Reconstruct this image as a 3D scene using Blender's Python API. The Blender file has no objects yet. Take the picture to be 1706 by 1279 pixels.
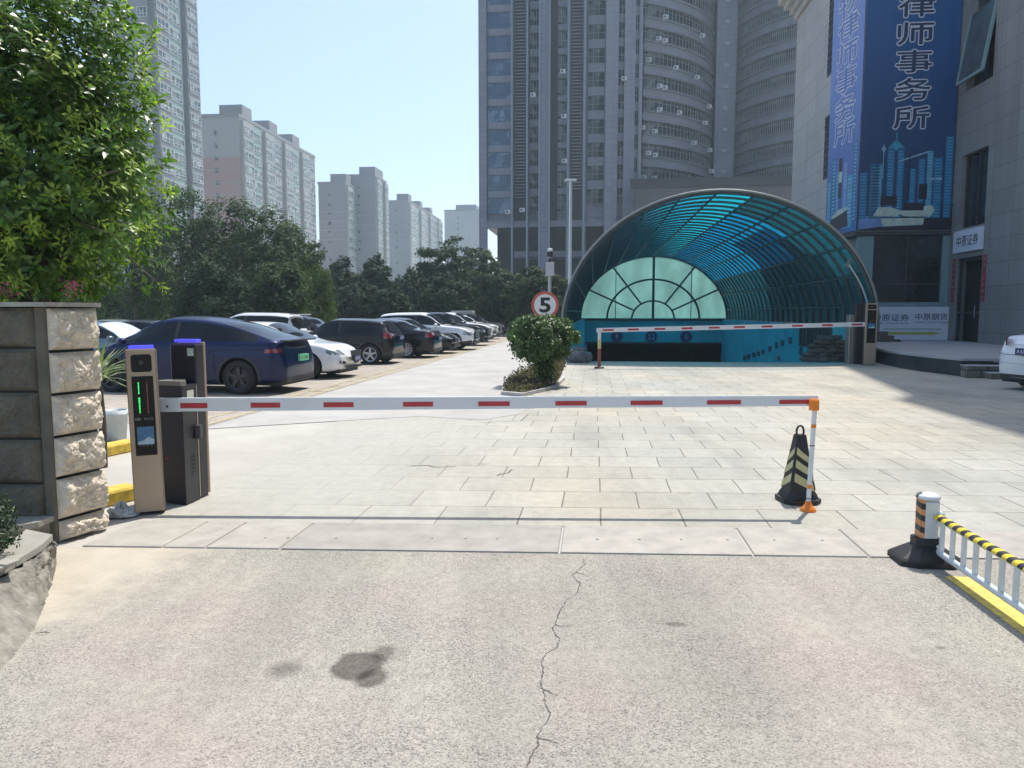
import bpy, math, random
import numpy as np
from mathutils import Vector, Matrix, noise as mnoise
R = math.radians
scene = bpy.context.scene
C = scene.collection
# ---------------------------------------------------------------- camera
F_PX = 1260.0; CX, CY = 853.0, 639.5; EYE = 1.7
PITCH = math.atan(119.5/F_PX)
cam = bpy.data.cameras.new('camera'); cam_o = bpy.data.objects.new('camera', cam); C.objects.link(cam_o)
cam.sensor_width = 36; cam.lens = F_PX/1706*36
cam_o.location = (0, 0, EYE); cam_o.rotation_euler = (R(90)-PITCH, 0, 0)
cam.clip_start = 0.05; cam.clip_end = 6000
scene.camera = cam_o
# ---------------------------------------------------------------- light
SUN_PER_M = (0.27, 0.38)            # horizontal run towards the sun for each metre of height
sv = Vector((SUN_PER_M[0], SUN_PER_M[1], 1)).normalized()
sun = bpy.data.lights.new('sun', 'SUN'); sun.energy = 3.3; sun.angle = R(0.53); sun.color = (1.0, 0.95, 0.88)
sun_o = bpy.data.objects.new('sun', sun); C.objects.link(sun_o)
sun_o.rotation_euler = sv.to_track_quat('Z', 'Y').to_euler(); sun_o.location = (20, 20, 80)
w = bpy.data.worlds.new('World'); scene.world = w; w.use_nodes = True
nt = w.node_tree; nt.nodes.clear()
sky = nt.nodes.new('ShaderNodeTexSky'); sky.sky_type = 'NISHITA'; sky.sun_disc = False
sky.sun_elevation = math.asin(sv.z); sky.sun_rotation = math.atan2(sv.x, sv.y)
sky.air_density = 1.0; sky.dust_density = 2.2; sky.ozone_density = 1.2; sky.altitude = 100
bg = nt.nodes.new('ShaderNodeBackground'); bg.inputs[1].default_value = 0.15
wo = nt.nodes.new('ShaderNodeOutputWorld')
nt.links.new(sky.outputs[0], bg.inputs[0]); nt.links.new(bg.outputs[0], wo.inputs[0])
vs = scene.view_settings; vs.view_transform = 'Standard'; vs.look = 'None'; vs.exposure = 0.72; vs.gamma = 1
scene.cycles.max_bounces = 8; scene.cycles.transparent_max_bounces = 24; scene.cycles.volume_bounces = 0
scene.cycles.use_denoising = True
# ---------------------------------------------------------------- helpers
TH = R(6.2); tc, ts = math.cos(TH), math.sin(TH)
def S(l, d, z=0.0): return Vector((l*tc + d*ts, -l*ts + d*tc, z))
def ray(px, py):
    u = (px-CX)/F_PX; v = (CY-py)/F_PX
    return Vector((u, math.cos(PITCH)+v*math.sin(PITCH), -math.sin(PITCH)+v*math.cos(PITCH)))
def G(px, py, z=0.0):
    r = ray(px, py); t = (z-EYE)/r.z
    return Vector((r.x*t, r.y*t, z))
def P(px, py, Y):
    r = ray(px, py); t = Y/r.y
    return Vector((r.x*t, Y, EYE+r.z*t))
def LD(p): return (p.x*tc - p.y*ts, p.x*ts + p.y*tc)
def Zat(py, Y): return P(CX, py, Y).z
PYREF = 560.0
def U(px): return (px-CX)/F_PX/(math.cos(PITCH)+(CY-PYREF)/F_PX*math.sin(PITCH))
def l_at(px, d):                    # lateral site coordinate of the column px on the plane d
    u = U(px)
    return d*(u*tc-ts)/(tc+u*ts)
rnd = random.Random(7)

def tag(o, label=None, cat=None, group=None, kind=None):
    if label: o['label'] = label
    if cat: o['category'] = cat
    if group: o['group'] = group
    if kind: o['kind'] = kind
    return o
def empty(name, loc=(0, 0, 0), rz=0.0):
    o = bpy.data.objects.new(name, None); C.objects.link(o)
    o.location = loc; o.rotation_euler = (0, 0, rz); return o
def copy_tree(o, parent=None):
    c = o.copy(); C.objects.link(c); c.parent = parent
    for ch in o.children: copy_tree(ch, c)
    return c

class MB:
    def __init__(s): s.v = []; s.f = []; s.m = []; s.sm = []; s.uvf = None
    def add(s, vs, fs, m=0, smooth=False):
        b = len(s.v); s.v.extend([tuple(p) for p in vs])
        for f in fs: s.f.append(tuple(i+b for i in f)); s.m.append(m); s.sm.append(smooth)
    def quad(s, a, b, c, d, m=0): s.add([a, b, c, d], [(0, 1, 2, 3)], m)
    def box(s, x0, x1, y0, y1, z0, z1, m=0, M=None):
        vs = [Vector((x, y, z)) for z in (z0, z1) for y in (y0, y1) for x in (x0, x1)]
        if M is not None: vs = [M @ p for p in vs]
        s.add(vs, [(0, 2, 3, 1), (4, 5, 7, 6), (0, 1, 5, 4), (2, 6, 7, 3), (0, 4, 6, 2), (1, 3, 7, 5)], m)
    def bbox(s, x0, x1, y0, y1, z0, z1, b=.01, m=0, M=None):   # box with chamfered upright and top edges
        def ring(i, z): return [Vector(p+(z,)) for p in ((x0+i, y0+b), (x0+b, y0+i), (x1-b, y0+i), (x1-i, y0+b), (x1-i, y1-b), (x1-b, y1-i), (x0+b, y1-i), (x0+i, y1-b))]
        r = [ring(0, z0), ring(0, z1-b), ring(b*.7, z1)]
        vs = [p for q in r for p in q]
        if M is not None: vs = [M @ p for p in vs]
        fs = [tuple(range(7, -1, -1)), tuple(range(16, 24))]
        for k in range(2):
            for i in range(8): j = (i+1) % 8; fs.append((k*8+i, k*8+j, k*8+8+j, k*8+8+i))
        s.add(vs, fs, m)
    def prism(s, pts, z0, z1, m=0, mt=None):
        n = len(pts); vs = [(p[0], p[1], z0) for p in pts]+[(p[0], p[1], z1) for p in pts]
        s.add(vs, [tuple(range(n-1, -1, -1))], m)
        s.add(vs, [tuple(range(n, 2*n))], m if mt is None else mt)
        s.add(vs, [(i, (i+1) % n, n+(i+1) % n, n+i) for i in range(n)], m)
    def tube(s, pts, r, n=8, m=0, closed=False, caps=True):
        pts = [Vector(p) for p in pts]; rings = []; N = len(pts)
        rr = r if isinstance(r, (list, tuple)) else [r]*N
        up0 = None
        for i, p in enumerate(pts):
            a = pts[max(i-1, 0)]; b = pts[min(i+1, N-1)]
            t = (b-a).normalized()
            if up0 is None or abs(t.dot(up0)) > .98: up0 = Vector((0, 0, 1)) if abs(t.z) < .9 else Vector((1, 0, 0))
            x = t.cross(up0).normalized(); y = x.cross(t).normalized(); up0 = y
            rings.append([p + (x*math.cos(q)+y*math.sin(q))*rr[i] for q in [2*math.pi*k/n for k in range(n)]])
        vs = [p for q in rings for p in q]
        fs = [(i*n+k, i*n+(k+1) % n, (i+1)*n+(k+1) % n, (i+1)*n+k) for i in range(N-1) for k in range(n)]
        s.add(vs, fs, m, True)
        if caps: s.add(vs, [tuple(range(n-1, -1, -1)), tuple((N-1)*n+k for k in range(n))], m)
    def lathe(s, prof, c=(0, 0, 0), n=24, m=0, axis='z', smooth=True):
        vs = []
        for r_, h in prof:
            for k in range(n):
                a = 2*math.pi*k/n
                p = (r_*math.cos(a), r_*math.sin(a), h)
                if axis == 'y': p = (p[0], h, p[1])
                elif axis == 'x': p = (h, p[0], p[1])
                vs.append((p[0]+c[0], p[1]+c[1], p[2]+c[2]))
        N = len(prof)
        s.add(vs, [(i*n+k, i*n+(k+1) % n, (i+1)*n+(k+1) % n, (i+1)*n+k) for i in range(N-1) for k in range(n)], m, smooth)
    def grid(s, fn, nu, nv, m=0, smooth=True):
        vs = [fn(i/nu, j/nv) for j in range(nv+1) for i in range(nu+1)]
        s.add(vs, [(j*(nu+1)+i, j*(nu+1)+i+1, (j+1)*(nu+1)+i+1, (j+1)*(nu+1)+i) for j in range(nv) for i in range(nu)], m, smooth)
    def build(s, name, mats, parent=None, loc=None, recalc=False):
        me = bpy.data.meshes.new(name)
        me.from_pydata(s.v, [], s.f)
        if not isinstance(mats, (list, tuple)): mats = [mats]
        for m in mats: me.materials.append(m)
        me.polygons.foreach_set('material_index', s.m)
        me.polygons.foreach_set('use_smooth', s.sm)
        uv = me.uv_layers.new(name='UVMap')
        co = np.empty(len(me.vertices)*3); me.vertices.foreach_get('co', co); co = co.reshape(-1, 3)
        vi = np.empty(len(me.loops), dtype=int); me.loops.foreach_get('vertex_index', vi)
        if s.uvf:
            out = np.array([s.uvf(*co[i]) for i in vi])
        else:
            nl = np.empty(len(me.polygons)*3); me.polygons.foreach_get('normal', nl); nl = nl.reshape(-1, 3)
            tot = np.empty(len(me.polygons), dtype=int); me.polygons.foreach_get('loop_total', tot)
            n = np.repeat(nl, tot, axis=0); p = co[vi]
            hz = np.abs(n[:, 2]) > .7
            h = np.hypot(n[:, 0], n[:, 1])+1e-9
            u = (p[:, 0]*-n[:, 1]+p[:, 1]*n[:, 0])/h
            out = np.stack([np.where(hz, p[:, 0], u), np.where(hz, p[:, 1], p[:, 2])], 1)
        uv.data.foreach_set('uv', out.astype(np.float32).ravel())
        if recalc:
            import bmesh
            bm = bmesh.new(); bm.from_mesh(me); bmesh.ops.recalc_face_normals(bm, faces=bm.faces); bm.to_mesh(me); bm.free()
        me.update()
        o = bpy.data.objects.new(name, me); C.objects.link(o)
        if parent is not None: o.parent = parent
        if loc is not None: o.location = loc
        return o

def text_geo(body, w, h, offset=0.0):
    """flat text centred on 0,0 and scaled to w x h; returns verts2d, faces"""
    c = bpy.data.curves.new('t', 'FONT'); c.body = body; c.offset = offset; c.resolution_u = 3
    o = bpy.data.objects.new('t', c); C.objects.link(o)
    dg = bpy.context.evaluated_depsgraph_get(); dg.update()
    me = bpy.data.meshes.new_from_object(o.evaluated_get(dg))
    v = [(p.co.x, p.co.y) for p in me.vertices]; f = [tuple(q.vertices) for q in me.polygons]
    bpy.data.objects.remove(o); bpy.data.curves.remove(c); bpy.data.meshes.remove(me)
    xs = [p[0] for p in v]; ys = [p[1] for p in v]
    e = offset
    x0, x1, y0, y1 = min(xs)+e, max(xs)-e, min(ys)+e, max(ys)-e
    sx, sy = w/(x1-x0), h/(y1-y0)
    return [((p[0]-(x0+x1)/2)*sx, (p[1]-(y0+y1)/2)*sy) for p in v], f
def put_outline(mb, body, w, h, o, ax, ay, r, m=0, off_n=0.0):
    o, ax, ay = Vector(o), Vector(ax).normalized(), Vector(ay).normalized(); n = ax.cross(ay)
    v, f = text_geo(body, w, h, 0.0)
    for k in range(12):
        a = 2*math.pi*k/12; dx, dy = r*math.cos(a), r*math.sin(a)
        mb.add([o+ax*(p[0]+dx)+ay*(p[1]+dy)+n*(off_n+k*.0006) for p in v], f, m)
def put_text(mb, body, w, h, o, ax, ay, m=0, offset=0.0, off_n=0.0):
    o, ax, ay = Vector(o), Vector(ax).normalized(), Vector(ay).normalized()
    n = ax.cross(ay)
    v, f = text_geo(body, w, h, offset)
    mb.add([o+ax*p[0]+ay*p[1]+n*off_n for p in v], f, m)

# ---------------------------------------------------------------- materials
def new_mat(name):
    m = bpy.data.materials.new(name); m.use_nodes = True
    t = m.node_tree; b = t.nodes['Principled BSDF']; return m, t, b
def N(t, kind, **kw):
    n = t.nodes.new(kind)
    for k, v in kw.items():
        if k.startswith('i_'):
            key = k[2:]; n.inputs[int(key) if key.isdigit() else key.replace('_', ' ')].default_value = v
        else: setattr(n, k, v)
    return n
def lk(t, a, b): t.links.new(a, b)
def c4(c): return (c[0], c[1], c[2], 1.0)
def coords(t, kind='Object', scale=(1, 1, 1)):
    tcn = N(t, 'ShaderNodeTexCoord'); mp = N(t, 'ShaderNodeMapping'); mp.inputs['Scale'].default_value = scale
    lk(t, tcn.outputs[kind], mp.inputs[0]); return mp.outputs[0]
def noise_node(t, vec, scale, detail=5, rough=.6):
    n = N(t, 'ShaderNodeTexNoise'); n.inputs['Scale'].default_value = scale; n.inputs['Detail'].default_value = detail; n.inputs['Roughness'].default_value = rough
    lk(t, vec, n.inputs['Vector']); return n.outputs['Fac']
def ramp(t, fac, stops):
    r = N(t, 'ShaderNodeValToRGB'); cr = r.color_ramp
    while len(cr.elements) < len(stops): cr.elements.new(.5)
    for e, (p, c) in zip(cr.elements, stops): e.position = p; e.color = c4(c) if not isinstance(c, (int, float)) else (c, c, c, 1)
    lk(t, fac, r.inputs[0]); return r.outputs[0]
def mixc(t, fac, a, b, mode='MIX'):
    n = N(t, 'ShaderNodeMix', data_type='RGBA', blend_type=mode)
    for s_, x in ((0, fac), (6, a), (7, b)):
        if isinstance(x, (int, float)): n.inputs[s_].default_value = x
        elif isinstance(x, tuple): n.inputs[s_].default_value = c4(x)
        else: lk(t, x, n.inputs[s_])
    return n.outputs[2]
def math_n(t, op, a, b=None, clamp=False):
    n = N(t, 'ShaderNodeMath', operation=op, use_clamp=clamp)
    for i, x in enumerate((a, b)):
        if x is None: continue
        if isinstance(x, (int, float)): n.inputs[i].default_value = x
        else: lk(t, x, n.inputs[i])
    return n.outputs[0]
def bump(t, b, h, strength=.3, dist=.01):
    n = N(t, 'ShaderNodeBump'); n.inputs['Strength'].default_value = strength; n.inputs['Distance'].default_value = dist
    lk(t, h, n.inputs['Height']); lk(t, n.outputs[0], b.inputs['Normal'])
def mat(name, col, rough=.6, metal=0.0, var=.15, vs=3.0, bs=0, bst=.3, bd=.01, coat=0, spec=.5, kind='Object', emit=None, estr=1):
    m, t, b = new_mat(name)
    b.inputs['Roughness'].default_value = rough; b.inputs['Metallic'].default_value = metal
    b.inputs['Coat Weight'].default_value = coat; b.inputs['Coat Roughness'].default_value = .04
    b.inputs['Specular IOR Level'].default_value = spec
    v = coords(t, kind)
    if var > 0:
        f = noise_node(t, v, vs, 6)
        lo = tuple(x*(1-var) for x in col); hi = tuple(min(1, x*(1+var)) for x in col)
        lk(t, ramp(t, f, [(.3, lo), (.7, hi)]), b.inputs['Base Color'])
    else: b.inputs['Base Color'].default_value = c4(col)
    if bs: bump(t, b, noise_node(t, v, bs, 6), bst, bd)
    if emit: b.inputs['Emission Color'].default_value = c4(emit); b.inputs['Emission Strength'].default_value = estr
    return m
def brick_mat(name, c1, c2, cm, bw, rh, mortar, rough=.7, var=.2, vs=1.5, off=.5, bmp=.4, kind='UV', streak=0):
    m, t, b = new_mat(name)
    v = coords(t, kind)
    br = N(t, 'ShaderNodeTexBrick', offset=off, offset_frequency=2, squash=1)
    br.inputs['Color1'].default_value = c4(c1); br.inputs['Color2'].default_value = c4(c2); br.inputs['Mortar'].default_value = c4(cm)
    br.inputs['Scale'].default_value = 1; br.inputs['Mortar Size'].default_value = mortar; br.inputs['Mortar Smooth'].default_value = .2
    br.inputs['Brick Width'].default_value = bw; br.inputs['Row Height'].default_value = rh
    lk(t, v, br.inputs['Vector'])
    f = noise_node(t, coords(t, 'Object'), vs, 7, .65)
    g = ramp(t, f, [(.3, 1-var), (.7, 1+var*.3)])
    c = mixc(t, 1.0, br.outputs['Color'], g, 'MULTIPLY')
    if streak:
        f2 = noise_node(t, coords(t, 'Object', (3, 3, .12)), 1.2, 5)
        c = mixc(t, 1.0, c, ramp(t, f2, [(.35, 1-streak), (.65, 1.0)]), 'MULTIPLY')
    lk(t, c, b.inputs['Base Color'])
    b.inputs['Roughness'].default_value = rough
    inv = math_n(t, 'SUBTRACT', 1.0, br.outputs['Fac'])
    bump(t, b, inv, bmp, .01)
    return m
def glass(name, col=(.02, .03, .035), rough=.05, var=.3, vs=.4):
    """dark reflective pane backed by a dim room"""
    m, t, b = new_mat(name)
    f = noise_node(t, coords(t), vs, 3)
    lk(t, ramp(t, f, [(.35, tuple(x*(1-var) for x in col)), (.65, tuple(x*(1+var*2) for x in col))]), b.inputs['Base Color'])
    b.inputs['Roughness'].default_value = rough; b.inputs['Specular IOR Level'].default_value = .6
    return m
def curtains(m, dark, pale, share=.3, cell=0):
    """some panes show pale curtains or blinds, others a dark room"""
    t = m.node_tree; b = t.nodes['Principled BSDF']
    if cell:
        vo = N(t, 'ShaderNodeTexVoronoi'); vo.inputs['Scale'].default_value = cell; lk(t, coords(t), vo.inputs['Vector'])
        s_ = N(t, 'ShaderNodeSeparateColor'); lk(t, vo.outputs['Color'], s_.inputs[0]); r_ = s_.outputs[0]
    else:
        oi = N(t, 'ShaderNodeObjectInfo'); vo = N(t, 'ShaderNodeTexVoronoi'); vo.inputs['Scale'].default_value = .9
        ad = N(t, 'ShaderNodeVectorMath', operation='ADD'); lk(t, coords(t), ad.inputs[0]); lk(t, math_n(t, 'MULTIPLY', oi.outputs['Random'], 57.0), ad.inputs[1]); lk(t, ad.outputs[0], vo.inputs['Vector'])
        s_ = N(t, 'ShaderNodeSeparateColor'); lk(t, vo.outputs['Color'], s_.inputs[0]); r_ = s_.outputs[0]
    mid = tuple((x+y)*.4 for x, y in zip(dark, pale))
    c = ramp(t, r_, [(0, dark), (max(.01, .95-share*1.5), dark), (.97-share, mid), (1, pale)])
    lk(t, c, b.inputs['Base Color'])
def leaf_mat(name, dark, light, trans=.35, rough=.45, scale=2.5, fine=25, spec=.4, tcol=None):
    m, t, b = new_mat(name)
    v = coords(t)
    f1 = noise_node(t, v, scale, 3); f2 = noise_node(t, v, fine, 2)
    f = math_n(t, 'ADD', math_n(t, 'MULTIPLY', f1, .5), math_n(t, 'MULTIPLY', f2, .5))
    c = ramp(t, f, [(.38, dark), (.62, light)])
    lk(t, c, b.inputs['Base Color'])
    b.inputs['Roughness'].default_value = rough; b.inputs['Specular IOR Level'].default_value = spec
    tr = N(t, 'ShaderNodeBsdfTranslucent'); cc = mixc(t, 1.0, c, tcol or (1.5, 1.7, .6), 'MULTIPLY'); lk(t, cc, tr.inputs[0])
    mx = N(t, 'ShaderNodeMixShader'); mx.inputs[0].default_value = trans
    lk(t, b.outputs[0], mx.inputs[1]); lk(t, tr.outputs[0], mx.inputs[2])
    lk(t, mx.outputs[0], t.nodes['Material Output'].inputs[0])
    return m
# ================================================================ SETTING: ground
LA = Vector((math.cos(R(2.5)), -math.sin(R(2.5)))); DA = Vector((ts, tc))
det = LA.x*DA.y-LA.y*DA.x
def uv_skew(x, y):
    return ((x*DA.y-y*DA.x)/det, (LA.x*y-LA.y*x)/det)
v_edge = uv_skew(*G(1000, 924)[:2])[1]        # asphalt / stone border line
v_rows = uv_skew(*G(1173, 880)[:2])[1]        # first paving row
u_joint = uv_skew(*G(1004, 865)[:2])[0]
def unskew(u, v): return Vector((LA.x*u+DA.x*v, LA.y*u+DA.y*v))
BW, RH = .67, .59

m, t, b = new_mat('ground_concrete')
f = noise_node(t, coords(t), .6, 8, .65)
lk(t, ramp(t, f, [(.3, (.36, .34, .30)), (.7, (.50, .48, .43))]), b.inputs['Base Color']); b.inputs['Roughness'].default_value = .9
M_ground = m
# asphalt with exposed pale aggregate, oil stains and wear
m, t, b = new_mat('aggregate_asphalt'); v = coords(t)
big = noise_node(t, v, .8, 5, .6); mid = noise_node(t, v, 14, 6, .75)
vor = N(t, 'ShaderNodeTexVoronoi'); vor.inputs['Scale'].default_value = 135; lk(t, v, vor.inputs['Vector'])
vor2 = N(t, 'ShaderNodeTexVoronoi'); vor2.inputs['Scale'].default_value = 210; lk(t, v, vor2.inputs['Vector'])
sep = N(t, 'ShaderNodeSeparateColor'); lk(t, vor.outputs['Color'], sep.inputs[0])
sep2 = N(t, 'ShaderNodeSeparateColor'); lk(t, vor2.outputs['Color'], sep2.inputs[0])
stone = ramp(t, sep.outputs[0], [(.0, (.09, .08, .072)), (.07, (.17, .155, .14)), (.17, (.35, .32, .29)), (.65, (.46, .415, .37)), (1, (.60, .545, .49))])
stone2 = ramp(t, sep2.outputs[0], [(.0, .28), (.10, .55), (.22, .95), (1, 1.13)])
col = mixc(t, 1.0, stone, stone2, 'MULTIPLY')
fines = ramp(t, mid, [(.35, (.33, .30, .265)), (.65, (.49, .445, .395))])
col = mixc(t, ramp(t, big, [(.32, .15), (.68, .72)]), col, fines)
col = mixc(t, 1.0, col, ramp(t, big, [(.3, (.86, .85, .84)), (.7, (1.10, 1.08, 1.03))]), 'MULTIPLY')
tyre = noise_node(t, coords(t, 'Object', (1.6, .12, 1)), 1.3, 5, .6)
col = mixc(t, 1.0, col, ramp(t, tyre, [(.35, (.88, .88, .88)), (.6, (1.04, 1.04, 1.04))]), 'MULTIPLY')
tint = noise_node(t, v, .9, 2, .5)
col = mixc(t, 1.0, col, ramp(t, tint, [(.32, (.79, .845, .81)), (.5, (.80, .835, .83)), (.68, (.84, .83, .83))]), 'MULTIPLY')
sx = N(t, 'ShaderNodeSeparateXYZ'); lk(t, v, sx.inputs[0])
wob = noise_node(t, v, 5, 4)
# smooth buff concrete towards the planter on the left
xx = math_n(t, 'ADD', sx.outputs[0], math_n(t, 'MULTIPLY', wob, .9))
yy = math_n(t, 'MULTIPLY', sx.outputs[1], -.22)
edge = ramp(t, math_n(t, 'MULTIPLY', math_n(t, 'ADD', math_n(t, 'ADD', xx, yy), 3.35), 1.0, True), [(.15, 1.0), (.6, 0.0)])
buff = ramp(t, noise_node(t, v, 3, 8, .7), [(.3, (.40, .36, .285)), (.7, (.54, .49, .40))])
col = mixc(t, edge, col, buff)
def stain(col, p, rx, ry, dark, soft=.45, ns=6, seedoff=0):
    mp = N(t, 'ShaderNodeMapping'); mp.inputs['Location'].default_value = (-p.x/rx, -p.y/ry, 0); mp.inputs['Scale'].default_value = (1/rx, 1/ry, 0)
    lk(t, v, mp.inputs[0])
    ln = N(t, 'ShaderNodeVectorMath', operation='LENGTH'); lk(t, mp.outputs[0], ln.inputs[0])
    nn = noise_node(t, v, ns, 5, .6)
    dd = math_n(t, 'ADD', ln.outputs['Value'], math_n(t, 'MULTIPLY', math_n(t, 'SUBTRACT', nn, .5), .8))
    k = ramp(t, dd, [(max(0, 1-soft), 1.0), (1.0, 0.0)])
    k = math_n(t, 'MULTIPLY', k, dark)
    return mixc(t, k, col, mixc(t, 1.0, col, (.25, .23, .23), 'MULTIPLY'))
for (px, py, rx, ry, dk, so) in ((594, 1110, .135, .17, .85, .25), (638, 1088, .075, .11, .62, .5), (620, 1130, .085, .11, .8, .3), (475, 1116, .11, .12, .62, .75), (1127, 1041, .07, .035, .55, .3), (1566, 1080, .03, .02, .5, .3)):
    col = stain(col, G(px, py), rx, ry, dk, so)
col = stain(col, G(1000, 1010), .9, .7, .10, .9, 2); col = stain(col, G(1150, 1130), .8, .5, .12, .9, 2)
lk(t, col, b.inputs['Base Color']); b.inputs['Roughness'].default_value = .92
bump(t, b, vor.outputs['Distance'], .35, .004)
M_asphalt = m
# paving slabs
m, t, b = new_mat('granite_paving'); v = coords(t, 'UV')
br = N(t, 'ShaderNodeTexBrick', offset=.5, offset_frequency=2, squash=1)
for k_, v_ in (('Color1', (.37, .365, .33, 1)), ('Color2', (.435, .425, .385, 1)), ('Mortar', (.16, .15, .13, 1))): br.inputs[k_].default_value = v_
for k_, v_ in (('Scale', 1), ('Mortar Size', .0075), ('Mortar Smooth', .3), ('Bias', .1), ('Brick Width', BW), ('Row Height', RH)): br.inputs[k_].default_value = v_
wb = N(t, 'ShaderNodeTexNoise'); wb.inputs['Scale'].default_value = 1.1; lk(t, v, wb.inputs['Vector'])
wv = N(t, 'ShaderNodeVectorMath', operation='MULTIPLY_ADD'); wv.inputs[1].default_value = (.03, .012, 0); lk(t, wb.outputs['Color'], wv.inputs[0]); lk(t, v, wv.inputs[2])
lk(t, wv.outputs[0], br.inputs['Vector'])
o = coords(t)
n1 = noise_node(t, o, .35, 6, .6); n2 = noise_node(t, o, 7, 8, .75); n3 = noise_node(t, o, 90, 3, .7)
c = mixc(t, 1.0, br.outputs['Color'], ramp(t, n1, [(.3, (.86, .87, .87)), (.7, (1.10, 1.07, 1.02))]), 'MULTIPLY')
c = mixc(t, 1.0, c, ramp(t, n2, [(.3, .84), (.7, 1.1)]), 'MULTIPLY')
c = mixc(t, 1.0, c, ramp(t, n3, [(.3, .82), (.7, 1.12)]), 'MULTIPLY')
c = mixc(t, 1.0, c, ramp(t, noise_node(t, o, .22, 3, .5), [(.35, (.97, 1.0, 1.02)), (.65, (1.06, 1.0, .90))]), 'MULTIPLY')
c = mixc(t, 1.0, c, ramp(t, noise_node(t, coords(t, 'Object', (1.2, .18, 1)), .9, 6, .65), [(.30, .80), (.52, 1.03)]), 'MULTIPLY')
blot = noise_node(t, o, 2.1, 4, .6)
c = mixc(t, 1.0, c, ramp(t, blot, [(.24, .72), (.36, 1.0)]), 'MULTIPLY')
# trodden dust fills the joints to the left
so = N(t, 'ShaderNodeSeparateXYZ'); lk(t, o, so.inputs[0])
dl = math_n(t, 'ADD', math_n(t, 'MULTIPLY', so.outputs[0], -.32), math_n(t, 'MULTIPLY', math_n(t, 'SUBTRACT', n1, .5), 1.6))
dust = ramp(t, math_n(t, 'ADD', dl, .2), [(.05, 0.0), (.75, .78)])
c = mixc(t, dust, c, ramp(t, n2, [(.3, (.355, .345, .30)), (.7, (.44, .425, .375))]))
lk(t, c, b.inputs['Base Color']); b.inputs['Roughness'].default_value = .78
bump(t, b, math_n(t, 'SUBTRACT', math_n(t, 'MULTIPLY', n3, .25), br.outputs['Fac']), .4, .006)
M_paving = m
M_border = mat('border_granite', (.385, .36, .315), .8, var=.16, vs=5, bs=90, bst=.35, bd=.004)
M_border2 = mat('border_granite_dark', (.335, .315, .28), .8, var=.16, vs=4, bs=90, bst=.35, bd=.004)
M_crack = mat('crack_dirt', (.12, .11, .10), .95, var=.5, vs=30)
M_drive = mat('driveway_concrete', (.40, .39, .36), .85, var=.14, vs=.9, bs=40, bst=.2, bd=.005)
M_lot = brick_mat('parking_brick', (.36, .32, .26), (.47, .43, .37), (.25, .22, .18), .24, .12, .01, .9, .25, .6)

# pit of the underground entrance (site frame)
VC = 4.11; PL0, PL1 = VC-4.8, VC+4.8; PD0, PD1 = 26.35, 54.6
mb = MB(); BIG = 1500
for (l0, l1, d0, d1) in ((-BIG, BIG, -60, PD0), (-BIG, PL0, PD0, PD1), (PL1, BIG, PD0, PD1), (-BIG, BIG, PD1, 2500)):
    mb.quad(S(l0, d0), S(l1, d0), S(l1, d1), S(l0, d1))
tag(mb.build('ground', M_ground), kind='structure')
def sheet(name, m_, pts, z, uvf=None, kind='structure'):
    mb = MB(); mb.add([(p[0], p[1], z) for p in pts], [tuple(range(len(pts)))]); mb.uvf = uvf
    return tag(mb.build(name, m_), kind=kind)
e0, e1 = unskew(-14, v_edge), unskew(16, v_edge)
sheet('asphalt_road', M_asphalt, [(-14, -8), (16, -8), e1, e0], .004)
def puv(x, y, z):
    u, v_ = uv_skew(x, y); return (u-u_joint-BW/2, v_-v_rows)
pv0 = v_edge+.62
mb = MB()
def S2(l, d): p = S(l, d); return (p.x, p.y)
a0 = unskew(-3.6, v_rows); a1 = unskew(16, v_rows)
mb.add([(p[0], p[1], .004) for p in (a0, a1, S2(15.4, PD0), S2(-5.0, PD0))], [(0, 1, 2, 3)])
mb.add([(p[0], p[1], .004) for p in (S2(PL1, PD0), S2(15.4, PD0), S2(15.4, 34.5), S2(PL1, 34.5))], [(0, 1, 2, 3)])
mb.uvf = puv
tag(mb.build('plaza_paving', M_paving), kind='structure')
# border of long slabs
mb = MB(); vb0, vb1 = v_edge+.008, v_rows-.006
cuts = [-3.7, -3.1] + [uv_skew(*G(px, 900)[:2])[0] for px in (365, 487, 935, 1238, 1415)] + [3.35, 4.5, 5.9, 7.4, 9, 10.5, 12]
for i in range(len(cuts)-1):
    p = [unskew(cuts[i]+.006, vb0), unskew(cuts[i+1]-.006, vb0), unskew(cuts[i+1]-.006, vb1), unskew(cuts[i]+.006, vb1)]
    q = [Vector(x)+(Vector(sum((Vector(z) for z in p), Vector((0, 0)))/4)-Vector(x)).normalized()*.008 for x in p]
    mi = 1 if i in (3,) else 0
    mb.add([(x[0], x[1], .001) for x in p]+[(x[0], x[1], .012) for x in q], [(4, 5, 6, 7)]+[(k, (k+1) % 4, 4+(k+1) % 4, 4+k) for k in range(4)], mi)
for px in (442, 480, 560, 720, 776, 828, 995, 1065, 1135, 1212, 1290, 1370):
    g = G(px, 897+px*.004); mb.lathe([(.012, .0135), (0, .014)], (g.x, g.y, 0), 8, 2)
tag(mb.build('stone_border', [M_border, M_border2, M_crack]), kind='structure')
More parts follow.
